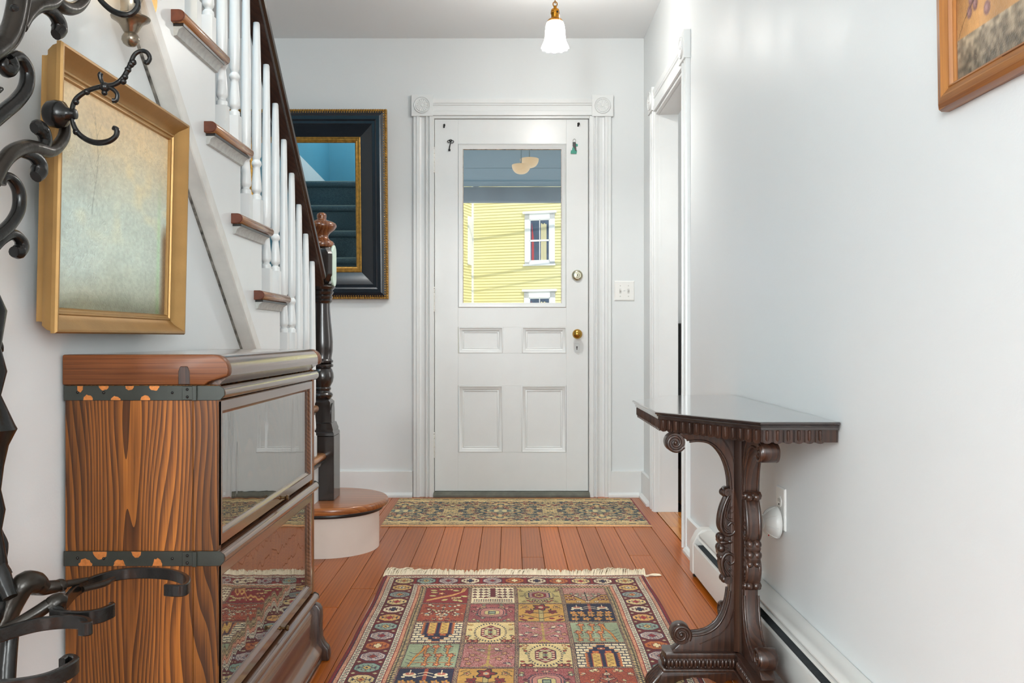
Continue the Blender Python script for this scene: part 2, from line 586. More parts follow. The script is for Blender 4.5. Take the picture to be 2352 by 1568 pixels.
def zb(Y): return .885 + .926 * (2.835 - Y)      # lower edge of the stringer
Yc = 2.835 - (ZC - .885) / .926
S(MB().prism([(.5, 0), (3.79, 0), (Yc, ZC), (.5, ZC)], 'x', XL - .06, XL).build('wall_left', M['wall'], smooth=False))
OY0, OY1, OZ = 3.831, 4.58, 2.09            # opening in the right wall
wr = MB()
wr.box(XR, XR + .105, .5, OY0 - .02, 0, ZC)
wr.box(XR, XR + .105, OY1 + .02, D, 0, ZC)
wr.box(XR, XR + .105, OY0 - .02, OY1 + .02, OZ + .02, ZC)
S(wr.build('wall_right', M['wall_r'], smooth=False))
wb = MB()
wb.box(-2.7, 2.7, -3.3, -3.2, 0, ZC).box(-2.7, -2.6, -3.2, .6, 0, ZC).box(2.6, 2.7, -3.2, .6, 0, ZC).box(-2.6, XL - .06, .5, .6, 0, ZC).box(XR + .105, 2.6, .5, .6, 0, ZC)
S(wb.build('wall_back', M['wall'], smooth=False))
S(MB().box(XSW - .1, XSW, 3.3, D, 0, 2.9).build('wall_stair', M['wall'], smooth=False))
S(MB().box(XSW - .1, XSW, 0.6, 3.3, 0, 4.9).build('wall_stairwell', M['blue'], smooth=False))
# upstairs, seen only in the mirror
up = MB()
up.box(-.80, -.74, .6, 2.95, ZC + .25, 4.9)
up.box(XSW, -.80, .60, .72, 1.9, 4.9)
up.box(XSW, -.80, 2.95, 3.05, ZC + .25, 4.9)
S(up.build('wall_upstairs', M['blue'], smooth=False))
S(MB().box(XSW - .1, -.74, .6, 3.05, 4.9, 5.0).build('ceiling_upstairs', M['ceil'], smooth=False))
# side room beyond the doorway
sr = MB()
sr.box(XR + .105, 3.4, D, D + .12, 0, ZC)
sr.box(3.4, 3.5, 2.4, D, 0, ZC)
sr.box(XR + .105, 3.4, 2.3, 2.4, 0, ZC)
S(sr.build('wall_side_room', M['wall'], smooth=False))
S(MB().box(XR + .2, 3.5, 2.3, D + .12, ZC, ZC + .1).build('ceiling_side_room', M['ceil'], smooth=False))

# floor boards, each a part of the floor
rng = random.Random(3)
def plank_row(x0, wd, ya, yb, mat, lens):
    y = yb
    first = True
    while y > ya + .02:
        l = rng.choice(lens) * (rng.uniform(.25, 1) if first else 1)
        y0 = max(ya, y - l)
        if y0 - ya < .3: y0 = ya
        b = MB().box(x0 + .0009, x0 + wd - .0009, y0 + .0007, y - .0007, -.018, rng.uniform(-.0005, .0))
        b.build('plank', mat, floor, bevel=.0012, seg=1, smooth=False)
        y = y0
        first = False
PW = .0905
for i in range(-10, 9):
    x0 = .0487 + PW * i
    wd = min(PW, XR - .002 - x0)
    if wd < .01: continue
    plank_row(x0, wd, -1.2, D - .002, M['plank'], (2.2, 2.8, 3.4))
for i in range(-22, -10):
    plank_row(.0487 + PW * i, PW, 3.7, D - .002, M['plank'], (2.2, 2.8))
for i in range(8, 17):
    x0 = .0487 + PW * i
    if x0 < XR: x0, wd = XR, .0487 + PW * (i + 1) - XR
    else: wd = PW
    plank_row(x0, wd, OY0 - .02 if x0 < XR + .1 else 2.4, OY1 + .0 if x0 < XR + .1 else D - .002, M['plank2'], (1.2, 1.7, 2.2))
for k, (kx, ky, r) in enumerate(((-.443, 2.60, .012), (-.462, 2.594, .009), (-.395, 2.98, .004))):
    MB().lathe([(r, 0), (r * .4, .0004)], (kx, ky, .0002), 12).xf(Matrix.Identity(4)).build('knot', M['dark'], floor)

# ------------------------------------------------------------------ front door and its casing
YD = D + .012         # door face
door = thing('door_1', None, None, (0, YD, 0))
door['kind'] = 'structure'
gx0, gx1, gz0, gz1 = fx(1063), fx(1290), fz(697), fz(341)          # glass opening
mx0, mx1, mz0, mz1 = fx(1052), fx(1301), fz(706), fz(329)          # its moulding
pn = [(fx(1053), fx(1155), fz(811), fz(751)), (fx(1199), fx(1301), fz(811), fz(751)),
      (fx(1053), fx(1154.5), fz(1039), fz(886)), (fx(1198), fx(1300.5), fz(1039), fz(886))]
ZB = fz(1128)
T = .04
def slab(x0, x1, z0, z1, name):
    return MB().box(x0, x1, YD, YD + T, z0, z1).build(name, M['trim'], door, bevel=.0012, seg=1)
slab(DX0 + .003, mx0, ZB, DZ1 - .004, 'stile')
slab(mx1, DX1 - .004, ZB, DZ1 - .004, 'stile')
slab(mx0, mx1, mz1, DZ1 - .004, 'rail')
slab(mx0, mx1, pn[0][3], mz0, 'rail')
slab(mx0, mx1, pn[2][3], pn[0][2], 'rail')
slab(mx0, mx1, ZB, pn[2][2], 'rail')
slab(pn[0][1], pn[1][0], pn[0][2], pn[0][3], 'mullion')
slab(pn[2][1], pn[3][0], pn[2][2], pn[2][3], 'mullion')
for (a, b, c, d) in pn:
    p = MB().box(a, b, YD + .014, YD + .03, c, d).build('panel', M['trim'], door, smooth=False)
    MB().frame((a, YD + .014, c), (1, 0, 0), (0, 0, 1), (0, -1, 0), b - a, d - c,
               [(0, .0), (0, .0148), (.004, .0165), (.008, .013), (.017, .011), (.024, .003), (.030, .0045), (.032, 0)]).build('moulding', M['trim'], p, angle=.9)
MB().frame((mx0, YD + .014, mz0), (1, 0, 0), (0, 0, 1), (0, -1, 0), mx1 - mx0, mz1 - mz0,
           [(0, 0), (0, .0148), (.004, .018), (.008, .014), (.017, .011), (.024, .003), (.0285, .003), (.0285, -.024), (0, -.024)]).build('glazing_bead', M['trim'], door, angle=.9)
MB().frame((gx0 - .002, YD + .0145, gz0 - .002), (1, 0, 0), (0, 0, 1), (0, -1, 0), gx1 - gx0 + .004, gz1 - gz0 + .004,
           [(0, 0), (0, .0038), (.0035, .003), (.0045, 0)]).build('old_putty', plain('cracked_brown_putty', (150, 132, 112), .8, bump=1.0, bscale=60, var=.7, vscale=45), door)
MB().box(gx0 - .004, gx1 + .004, YD + .020, YD + .0235, gz0 - .004, gz1 + .004).build('pane', M['pane'], door, smooth=False)
# hinges
for y0, y1 in ((338, 398), (658, 716), (992, 1052)):
    z1, z0 = fz(y0), fz(y1)
    hx = fx(996.5)
    h = MB()
    n = 5
    for k in range(n):
        a = z0 + .012 + (z1 - z0 - .024) * k / n
        b = z0 + .012 + (z1 - z0 - .024) * (k + 1) / n - .0015
        h.lathe([(.0065, a), (.0072, a + .002), (.0072, b - .002), (.0065, b)], (hx, D - .006, 0), 12)
    ho = h.build('hinge', M['trim_worn'], door)
    q = MB()
    for zc in (z0 + .006, z1 - .006): q.sphere((hx, D - .006, zc), .0075, 12, 8)
    q.build('hinge_tip', M['trim_worn'], ho)
    MB().box(hx - .010, hx - .004, D - .001, D + .003, z0 + .01, z1 - .01).build('hinge_leaf', M['black_paint'], ho)
# deadbolt, knob, keyhole plate
def roty(prof, c):            # lathe about the -y direction, heights measured towards the room
    return MB().lathe([(r, -h) for r, h in prof], c, 28, 'y')
c = (fx(1326), YD, fz(632))
db = roty([(.032, 0), (.032, .006), (.029, .012), (.024, .016), (.0235, .019), (.021, .020), (.0205, .017), (.016, .017), (.0155, .021), (.008, .022), (0, .022)], c).build('deadbolt', M['nickel'], door)
MB().box(c[0] - .0015, c[0] + .0015, YD - .0235, YD - .021, c[2] - .006, c[2] + .006).build('key_slot', M['dark'], db)
c = (fx(1325), YD, fz(767))
kn = roty([(.020, 0), (.020, .003), (.012, .006), (.009, .012), (.009, .026), (.014, .030), (.024, .037), (.0285, .047), (.028, .056), (.022, .066), (.012, .071), (0, .0725)], c).build('door_knob', M['brass'], door)
kx, kz = fx(1325.5), fz(799)
kp = MB().box(kx - .0135, kx + .0135, YD - .0025, YD, kz - .025, kz + .025).build('keyhole_plate', M['trim'], door, bevel=.001, seg=1)
MB().lathe([(.0038, -.0005), (.0038, .0008), (0, .0008)], (kx, YD - .0035, kz + .006), 12, 'y').box(kx - .002, kx + .002, YD - .0034, YD - .0024, kz - .010, kz + .006).build('keyhole', M['dark'], kp)
# small rod brackets on the top rail
for bx, bz in ((fx(1019.5), fz(288)), (fx(1328), fz(285))):
    b = MB()
    b.box(bx - .004, bx + .004, YD - .003, YD, bz - .012, bz + .010)
    b.tube([(bx, YD, bz + .006), (bx + .002, YD - .014, bz + .007), (bx + .006, YD - .022, bz + .002), (bx + .005, YD - .018, bz - .005), (bx, YD - .012, bz - .004)], .0028, 8)
    b.build('rod_bracket', M['iron'], door)
# threshold
S(MB().prism([(D - .035, 0), (D - .035, .012), (D - .012, .0285), (D + .10, .0285), (D + .10, 0)], 'x', DX0 - .002, DX1 + .002).build('door_sill', M['sill'], smooth=False))

# casing of the front door: fluted boards, head board, rosettes
def casing_prof(wd, t):
    return [(0, 0), (0, t * .55), (.004, t * .8), (wd * .16, t * .8), (wd * .18, t), (wd * .30, t), (wd * .33, t * .42), (wd * .40, t * .30), (wd * .52, t * .36), (wd * .60, t * .66),
            (wd * .64, t), (wd * .70, t), (wd * .715, t * .35), (wd * .78, t * .40), (wd * .80, t * .95), (wd * .98, t * .95), (wd, t * .6), (wd, 0)]
def rosette(root, o, u, v, n, s, t):
    """square block with turned rings and a petalled centre; o = lower left corner on the wall"""
    o, u, v, n = Vector(o), Vector(u), Vector(v), Vector(n)
    R = Matrix((( u.x, v.x, n.x, o.x), (u.y, v.y, n.y, o.y), (u.z, v.z, n.z, o.z), (0, 0, 0, 1)))
    b = MB().box(0, s, 0, s, 0, t).xf(R).build('rosette_block', M['trim'], root, bevel=.001, seg=1)
    r = s * .385
    def wob(rr, h, a, k):
        if .12 * s < rr < .27 * s: return rr, h + .0030 * abs(math.cos(8 * a)) * (1 if k > 5 else .6)
        return rr, h
    MB().lathe([(r, 0), (r, .0030), (r * .95, .0060), (r * .88, .0020), (r * .80, .0008), (r * .74, .0062), (r * .68, .0010), (r * .6, .0012), (r * .40, .0050), (r * .2, .0034), (r * .16, .0080), (0, .0092)],
               (s / 2, s / 2, t), 96, wob=wob).xf(R).build('rosette', M['trim'], b, angle=.8)
tr1 = thing('trim_1', None, None, (0, D, 0))
tr1['kind'] = 'structure'
TC = .022
zr0 = fz(268)
for x0, x1, flip in ((fx(949), fx(997), False), (fx(1353), fx(1404), True)):
    wd = x1 - x0
    pr = [(x0 + (wd - a if flip else a), D - h) for a, h in casing_prof(wd, TC)]
    MB().prism(pr, 'z', 0, zr0).build('side_casing', M['trim'], tr1, smooth=False)
hz0, hz1 = fz(266), fz(229)
hp = [(D - h, hz0 + (hz1 - hz0) * q) for q, h in ((0, 0), (0, .018), (.25, .018), (.28, .015), (.60, .012), (.63, .017), (.68, .017), (.70, .013), (.76, .018), (.95, .022), (1.0, .022), (1.0, 0))]
MB().prism(hp, 'x', fx(994), fx(1360)).build('head_casing', M['trim'], tr1, smooth=False)
MB().box(DX0 - .018, DX0 + .001, D - .003, D + .10, 0, DZ1).box(DX1 - .001, DX1 + .018, D - .003, D + .10, 0, DZ1).box(DX0 - .018, DX1 + .018, D - .003, D + .10, DZ1 - .002, DZ1 + .018).build('jamb', M['trim'], tr1, smooth=False)
MB().box(DX0, DX0 + .02, YD + T, D + .10, 0, DZ1).box(DX1 - .02, DX1, YD + T, D + .10, 0, DZ1).box(DX0, DX1, YD + T, D + .10, DZ1 - .02, DZ1).build('door_stop', M['trim'], tr1, smooth=False)
rosette(tr1, (fx(946), D, fz(269)), (1, 0, 0), (0, 0, 1), (0, -1, 0), fx(995) - fx(946), .028)
rosette(tr1, (fx(1358.5), D, fz(269.5)), (1, 0, 0), (0, 0, 1), (0, -1, 0), fx(1407.5) - fx(1358.5), .028)

# casing of the opening in the right wall
tr2 = thing('trim_2', None, None, (XR, 4.2, 0))
tr2['kind'] = 'structure'
for y0, y1, flip in ((3.728, 3.833, True), (4.578, 4.70, False)):
    wd = y1 - y0
    pr = [(XR - h, y0 + (wd - a if flip else a)) for a, h in casing_prof(wd, TC)]
    MB().prism(pr, 'z', 0, 2.118).build('side_casing', M['trim'], tr2, smooth=False)
hh = .112
hp = [(XR - h, 2.105 + hh * q) for q, h in ((0, 0), (0, .018), (.25, .018), (.28, .015), (.60, .012), (.63, .017), (.68, .017), (.70, .013), (.76, .018), (.95, .022), (1.0, .022), (1.0, 0))]
MB().prism(hp, 'y', 3.84, 4.585).build('head_casing', M['trim'], tr2, smooth=False)
rosette(tr2, (XR, 3.845, 2.114), (0, -1, 0), (0, 0, 1), (-1, 0, 0), .122, .028)
rosette(tr2, (XR, 4.705, 2.114), (0, -1, 0), (0, 0, 1), (-1, 0, 0), .122, .028)
jb = MB()
jb.box(XR - .006, XR + .112, OY1, OY1 + .018, 0, OZ + .018).box(XR - .006, XR + .112, OY0 - .018, OY0, 0, OZ + .018).box(XR - .006, XR + .112, OY0 - .018, OY1 + .018, OZ, OZ + .018)
jb.build('jamb', M['trim'], tr2, smooth=False)
MB().box(XR + .012, XR + .022, OY1 - .002, OY1 + .001, 0, OZ).box(XR + .012, XR + .022, OY0 - .001, OY0 + .002, 0, OZ).box(XR + .012, XR + .022, OY0, OY1, OZ - .002, OZ + .001).build('jamb_bead', M['trim'], tr2, smooth=False)

# baseboards
bz = fz(1081)
def base(name, y0, y1, x0, x1):
    return S(MB().box(x0, x1, y0, y1, 0, bz).build(name, M['trim'], bevel=.002, seg=1))
base('baseboard_far', D - .016, D, XSW, fx(948))
base('baseboard_far', D - .016, D, fx(1397), XR - .016)
base('baseboard_right', 4.705, D, XR - .016, XR)
S(MB().prism([(D - .016, 0), (D - .034, 0), (D - .034, .012), (D - .026, .022), (D - .016, .026)], 'x', XSW, fx(948)).build('trim_3', M['trim']))
S(MB().prism([(D - .016, 0), (D - .034, 0), (D - .034, .012), (D - .026, .022), (D - .016, .026)], 'x', fx(1397), XR - .03).build('trim_4', M['trim']))
S(MB().prism([(XR - .016, 0), (XR - .034, 0), (XR - .034, .012), (XR - .026, .022), (XR - .016, .026)], 'y', 4.72, D - .03).build('trim_5', M['trim'], angle=.3))
base('baseboard_right', 3.40, 3.727, XR - .016, XR)
S(MB().prism([(XR - .016, 0), (XR - .034, 0), (XR - .034, .012), (XR - .026, .022), (XR - .016, .026)], 'y', 3.38, 3.72).build('trim_6', M['trim'], angle=.3))

# ------------------------------------------------------------------ staircase
stair = thing('staircase', 'staircase with white balusters, dark handrail and oak treads climbing along the left', 'staircase', (-1.3, 3.0, 0))
G = .2283
RZ = .2155
NST = 9
def Yk(k): return 3.119 - G * (k - 5)
def Zk(k): return .215 if k == 1 else 1.068 + RZ * (k - 5)
# stringer panel: stepped top, sloping bottom
poly = []
for k in range(2, NST + 1):
    poly += [(Yk(k), Zk(k - 1) - .03), (Yk(k), Zk(k) - .03)]
poly += [(Yk(NST + 1), Zk(NST) - .03)]
low = [(Yk(NST + 1), zb(Yk(NST + 1))), (3.79, .0), (Yk(2), 0)]
MB().prism(poly + low, 'x', XS - .03, XS).build('stringer', M['trim'], stair, smooth=False)
MB().prism([(3.80, .0), (3.80 - .062, .0), (.9, zb(.9) - .058), (.9, zb(.9))], 'x', XL - .005, XS + .012).build('skirt_strip', M['trim_worn'], stair, bevel=.003, seg=1)
MB().prism([(3.80 - .060, .0), (3.80 - .068, .0), (.9, zb(.9) - .066), (.9, zb(.9) - .056)], 'x', XL - .005, XL + .006).build('gap_bead', M['dash'], stair, smooth=False)
for k in range(2, NST + 1):
    y1, z1 = Yk(k), Zk(k)
    y0 = Yk(k + 1)
    MB().box(XSW, XS, y0 - .01, y1 + .03, z1 - .03, z1).build('tread', M['tread'], stair, bevel=.008)
    MB().box(XSW, XS - .002, y1 - .02, y1, Zk(k - 1), z1 - .03).build('riser', M['trim'], stair, smooth=False)
    # carpet: over the nosing and down the riser
    c = [(y0 - .012, z1), (y0 - .012, z1 + .012)]
    for q in range(7):
        a = PI / 2 - PI * q / 6
        c.append((y1 + .028 + .018 * math.cos(a), z1 - .012 + .024 * math.sin(a)))
    c += [(y1 + .010, z1 - .042), (y1 + .009, Zk(k - 1) + .01), (y1, Zk(k - 1) + .01), (y1, z1 - .03), (y1 + .029, z1 - .03), (y1 + .03, z1)]
    cp = MB().prism(c, 'x', XSW + .03, XS - .13).build('carpet', M['carpet'], stair)
    MB().tube([(XSW + .03, y1 + .03, z1 + .012), (XS - .13, y1 + .03, z1 + .012)], .0035, 6).build('carpet_edge', M['carpet_edge'], cp)
    if k < 9:
        # return nosing and scotia along the open side
        zc, rr = z1 - .015, .0155
        ya, yb = y0 - .135 + .05, y1 + .03
        pr = [(XS - .005, z1)] + [(XS + .018 + .0155 * math.cos(a), zc + .015 * math.sin(a)) for a in [PI / 2 - PI * i / 8 for i in range(9)]] + [(XS - .005, z1 - .03)]
        nz = MB().prism(pr, 'y', ya, yb).build('return_nosing', M['tread_end'], stair, bevel=.004, seg=2)
        MB().prism(pr, 'y', ya - .0045, ya + .002).build('nosing_end', M['tread_cap'], nz, bevel=.002, seg=1)
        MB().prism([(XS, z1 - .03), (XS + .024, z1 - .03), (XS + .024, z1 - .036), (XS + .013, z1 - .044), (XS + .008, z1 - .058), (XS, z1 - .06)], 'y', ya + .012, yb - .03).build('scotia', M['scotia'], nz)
        MB().box(XS, XS + .0255, ya + .010, yb - .026, z1 - .0365, z1 - .0295).build('nosing_shade', M['black_paint'], nz, smooth=False)  # black strip stands in for the shadow under the nosing
# landing beyond the last step
MB().box(XSW, XS, .72, Yk(NST + 1), Zk(NST) - .03, Zk(NST)).build('landing', M['carpet'], stair, smooth=False)
MB().prism([(.72, Zk(NST) + .02), (Yk(NST) - .05, Zk(NST) + .26), (Yk(NST) - .05, Zk(NST)), (.72, Zk(NST))], 'x', XSW, XSW + .02).build('wall_skirt', M['trim'], stair, smooth=False)
# bullnose starting step
BC = (-.80, 3.825)
def dshape(r, x_left):
    pts = [(x_left, BC[1] - r)]
    pts += [(BC[0] + r * math.cos(a), BC[1] + r * math.sin(a)) for a in [-PI / 2 + PI * i / 28 for i in range(29)]]
    pts += [(x_left, BC[1] + r)]
    return pts
MB().prism(dshape(.222, XS - .0), 'z', 0, .17).build('step_drum', M['drum'], stair, angle=.5)
MB().box(XSW, XS, BC[1] + .17, BC[1] + .20, 0, .18).build('riser', M['trim'], stair, smooth=False)
bt = MB().prism(dshape(.262, XS - .012), 'z', .183, .215).build('bullnose_tread', M['tread'], stair, bevel=.012, seg=3, angle=1.0)
MB().prism(dshape(.240, XS - .008), 'z', .166, .1835).build('black_moulding', M['black_paint'], bt, bevel=.006, seg=2)
MB().box(XSW, XS - .012, Yk(2), BC[1] + .262, .183, .215).build('tread', M['tread'], stair, bevel=.008)
# balusters
def rail_z(Y): return 1.232 + .888 * (3.648 - Y)
BX = -.830
bal_mesh = {}
def baluster(Y, zbase, k):
    h = rail_z(Y) + .004 - zbase
    b = MB()
    s = .0165
    b.box(BX - s, BX + s, Y - s, Y + s, zbase, zbase + .083)
    z = zbase + .083
    b.lathe([(.0155, z - .002), (.0165, z + .006), (.0155, z + .013), (.0105, z + .017), (.0115, z + .023), (.0150, z + .026), (.0165, z + .034), (.0155, z + .055), (.0118, z + .098),
             (.0110, z + .106), (.0135, z + .110), (.0165, z + .116), (.0150, z + .124), (.0108, z + .130), (.0118, z + .136), (.0150, z + .142), (.0158, z + .22), (.0148, z + .40), (.0108, zbase + h)],
            (BX, Y, 0), 14)
    b.build('baluster', M['trim'], stair, bevel=0, angle=.7)
for k in range(2, 9):
    for j in (.073, .187):
        Y = Yk(k + 1) + j
        if k == 2 and j > .1: continue
        if k == 1: continue
        baluster(Y, Zk(k), k)
# handrail
def railpt(x, dz, Y): return (x, Y, rail_z(Y) + dz)
RC = -.832
sec = [(-.026, 0), (.026, 0), (.030, .006), (.030, .014), (.024, .020), (.024, .026), (.036, .032), (.039, .044), (.033, .058), (.018, .068), (0, .071),
       (-.018, .068), (-.033, .058), (-.039, .044), (-.036, .032), (-.024, .026), (-.024, .020), (-.030, .014), (-.030, .006)]
ya, yb = 3.752, 1.9
vs = [railpt(RC + x, z, ya) for x, z in sec] + [railpt(RC + x, z, yb) for x, z in sec]
n = len(sec)
hr = MB().add(vs, [tuple(range(n)), tuple(range(2 * n - 1, n - 1, -1))] + [(i, (i + 1) % n, n + (i + 1) % n, n + i) for i in range(n)])
hro = hr.build('handrail', M['rail'], stair, angle=.45)
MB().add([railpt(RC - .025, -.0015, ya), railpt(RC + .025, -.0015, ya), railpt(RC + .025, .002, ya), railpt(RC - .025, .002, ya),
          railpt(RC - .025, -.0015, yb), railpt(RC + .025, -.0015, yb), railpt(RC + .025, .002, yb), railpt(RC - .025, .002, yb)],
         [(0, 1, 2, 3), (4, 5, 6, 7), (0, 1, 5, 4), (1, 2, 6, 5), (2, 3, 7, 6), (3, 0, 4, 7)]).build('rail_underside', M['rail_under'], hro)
# newel post
NX, NY = -.8256, 3.812
def nz(y): return EYE - (y - VY) * NY / F
def octa(h, ch): return [(-h, -h + ch), (-h + ch, -h), (h - ch, -h), (h, -h + ch), (h, h - ch), (h - ch, h), (-h + ch, h), (-h, h - ch)]
nb = MB()
h = .067
nb.box(NX - h, NX + h, NY - h, NY + h, .215, nz(998))
npost = nb.build('newel_post', M['newel'], stair, bevel=.002, seg=1)
q = MB()
lev = [(.067, 997), (.066, 991), (.061, 988), (.062, 983), (.057, 976), (.054, 970), (.0465, 968), (.0463, 922), (.036, 916)]
vs, fs = [], []
for hh_, y in lev:
    z = nz(y)
    vs += [(NX - hh_, NY - hh_, z), (NX + hh_, NY - hh_, z), (NX + hh_, NY + hh_, z), (NX - hh_, NY + hh_, z)]
for i in range(len(lev) - 1):
    for a in range(4):
        b = (a + 1) % 4
        fs.append((i * 4 + a, i * 4 + b, i * 4 + 4 + b, i * 4 + 4 + a))
q.add(vs, fs)
q.build('lower_block', M['newel'], npost, angle=.35)
def arch(sx, h0, y_top, y_bot, wd, mat, name):      # rounded flat applied to the right side of a block
    zt, zl = nz(y_top), nz(y_bot)
    pts = []
    for i in range(13):
        a = PI * i / 12
        pts.append((NY + wd * math.cos(a), zt - wd + wd * math.sin(a)))
    for i in range(13):
        a = PI + PI * i / 12
        pts.append((NY + wd * math.cos(a), zl + wd + wd * math.sin(a)))
    return MB().prism(pts, 'x', sx - .006, sx + .004).build(name, mat, npost, bevel=.0015, seg=1)
arch(NX + .0463, 0, 925, 984, .036, M['newel'], 'arched_flat')
turn = [(.036, 918), (.0405, 914), (.047, 910), (.049, 906), (.045, 902), (.038, 900), (.036, 897), (.040, 894), (.041, 891), (.037, 888), (.040, 885), (.049, 876), (.0525, 866), (.051, 857), (.046, 848), (.040, 844),
        (.0495, 842), (.051, 838), (.046, 835), (.040, 834), (.049, 832), (.050, 828), (.044, 825), (.0425, 822), (.0475, 806), (.0485, 785), (.045, 760), (.040, 735), (.0365, 712), (.036, 702), (.0365, 697),
        (.043, 694), (.046, 691), (.040, 688), (.045, 685), (.048, 681), (.042, 678), (.048, 675), (.052, 670), (.046, 667), (.052, 664), (.059, 659), (.054, 655), (.046, 653)]
MB().lathe([(r, nz(y)) for r, y in turn], (NX, NY, 0), 32).build('turned_shaft', M['newel'], npost, angle=.7)
lev = [(.030, .012, 654), (.0505, .02, 640), (.0536, .014, 630), (.0536, .014, 584), (.0505, .022, 574), (.036, .015, 565)]
vs, fs = [], []
for hh_, ch, y in lev:
    vs += [(NX + a, NY + b, nz(y)) for a, b in octa(hh_, ch)]
for i in range(len(lev) - 1):
    for a in range(8):
        b = (a + 1) % 8
        fs.append((i * 8 + a, i * 8 + b, i * 8 + 8 + b, i * 8 + 8 + a))
MB().add(vs, fs).build('upper_block', M['newel'], npost, angle=.35)
o = arch(NX + .0536, 0, 563, 658, .036, plain('pale_green_patch', (196, 214, 198), .4, var=.06, vscale=70), 'oval_flat')
tag(o, 'pale green painted oval flat')
MB().lathe([(.050, nz(568)), (.054, nz(564)), (.055, nz(559)), (.050, nz(555)), (.040, nz(552)), (.033, nz(549)), (.0285, nz(545)), (.030, nz(540)), (.040, nz(534)), (.055, nz(528)), (.063, nz(522)), (.0645, nz(518)), (.060, nz(513)), (.046, nz(509)), (.026, nz(506)),
             (.0205, nz(504)), (.0195, nz(502)), (.0205, nz(500)), (.0215, nz(495)), (.019, nz(491)), (.012, nz(488.5)), (0, nz(487.5))], (NX, NY, 0), 32).build('finial', M['newel_cap'], npost, angle=.8)

# ------------------------------------------------------------------ outside the door: porch, street, yellow house
pr = thing('porch_roof', 'pale blue boarded porch ceiling seen through the top of the door glass', 'porch', (0, 6.2, 2.4))
def pz(Y): return 2.45 - (Y - 5.2) * .135
seams = [5.15, 5.72, 6.25, 6.78, 7.25]
for a, b in zip(seams[:-1], seams[1:]):
    MB().add([(-2.4, a + .009, pz(a)), (2.4, a + .009, pz(a)), (2.4, b - .009, pz(b)), (-2.4, b - .009, pz(b)),
              (-2.4, a + .009, pz(a) + .04), (2.4, a + .009, pz(a) + .04), (2.4, b - .009, pz(b) + .04), (-2.4, b - .009, pz(b) + .04)],
             [(0, 1, 2, 3), (4, 5, 6, 7), (0, 1, 5, 4), (1, 2, 6, 5), (2, 3, 7, 6), (3, 0, 4, 7)]).build('ceiling_board', M['porch'], pr, smooth=False)
MB().box(-2.4, 2.4, 7.25, 7.37, EYE + (VY - 461.5) * 7.25 / F, pz(7.25)).build('beam', M['porch_dark'], pr, bevel=.006)
MB().box(-2.4, 2.4, 5.15, 7.5, 2.50, 2.60).build('roof_deck', M['dark'], pr, smooth=False)
MB().box(-2.4, 2.4, 7.37, 7.5, 2.35, 2.60).build('fascia', M['house_trim'], pr, smooth=False)
for i, (x, y, Y, lb) in enumerate(((1216, 365, 6.3, 'cream bowl standing in for a lamp reflection in the door glass, right and higher of the two'), (1197, 379, 6.0, 'cream bowl standing in for a lamp reflection in the door glass, left and lower of the two'))):
    c = px(x, y, Y)  # glowing bowl added in place of an indoor lamp's reflection in the pane
    r = 21.5 * Y / F
    lp = thing('reflection_bowl', lb, 'lamp', (c.x, Y, c.z), 'bowls standing in for lamp reflections')
    prof = [(r * math.sin(a) ** .8 if a > 0 else 0, -r * .96 * math.cos(a)) for a in [PI / 2 * q / 8 for q in range(9)]]
    prof = [(rr, hh) for rr, hh in prof]
    prof[-1] = (r, 0)
    MB().lathe(prof + [(r * .94, .002), (0, .006)], (c.x, Y, c.z), 28).build('stand_in_bowl', plain('cream_reflection_glow', (236, 214, 176), .4, emit=(255, 206, 140), estr=.28), lp, angle=.9)
    zt = pz(Y)
    MB().tube([(c.x, Y, c.z), (c.x, Y, zt)], .004, 8).lathe([(.03, zt - .012), (.034, zt - .002), (.034, zt)], (c.x, Y, 0), 16).build('stand_in_stem', M['porch'], lp)
S(MB().box(-30, 30, 5.2, 60, -.9, -.5).build('ground', M['ground'], smooth=False))

hs = thing('yellow_house', 'yellow clapboard house with white window trim across the street', 'house', (0, 30, -.5))
ANG = math.atan2(1, 3.0)
HC = px(1083, 545, 30.6)                     # left corner of the street front
ud = Vector((math.cos(ANG), -math.sin(ANG), 0))      # along the front, to the right (nearer)
nd_ = Vector((-math.sin(ANG), -math.cos(ANG), 0))    # towards us
def H(a, z, d=0): 
    p = Vector((HC.x, HC.y, 0)) + ud * a + nd_ * d
    return (p.x, p.y, z)
def hbox(b, a0, a1, z0, z1, d0, d1):
    vs = [H(a, z, d) for a in (a0, a1) for d in (d0, d1) for z in (z0, z1)]
    b.add(vs, [(0, 1, 3, 2), (4, 6, 7, 5), (0, 4, 5, 1), (2, 3, 7, 6), (0, 2, 6, 4), (1, 5, 7, 3)])
def hpix(x, y):                              # where a pixel meets the street front: (a, z)
    d = Vector(((x - VX) / F, 1, -(y - VY) / F))
    q = (Vector((HC.x, HC.y, 0)) - Vector((0, 0, EYE))).dot(nd_) / d.dot(nd_)
    p = Vector((0, 0, EYE)) + d * q
    return (p - Vector((HC.x, HC.y, 0))).dot(ud), p.z
b = MB()
hbox(b, 0, 9, -.5, 8.4, -5, 0)
b.build('wall', M['clap'], hs, smooth=False)
b = MB()
z = -.4
while z < 8.2:
    vs = [H(0, z, .036), H(9, z, .036), H(9, z + .105, .004), H(0, z + .105, .004), H(0, z, 0), H(9, z, 0)]
    b.add(vs, [(0, 1, 2, 3), (0, 1, 5, 4)])
    z += .1
tag(b.build('clapboards', M['clap'], hs, smooth=False), kind='stuff')
b = MB()
z = -.4
def HS(a, z, d): 
    p = Vector((HC.x, HC.y, 0)) + nd_ * a + ud * d
    return (p.x, p.y, z)
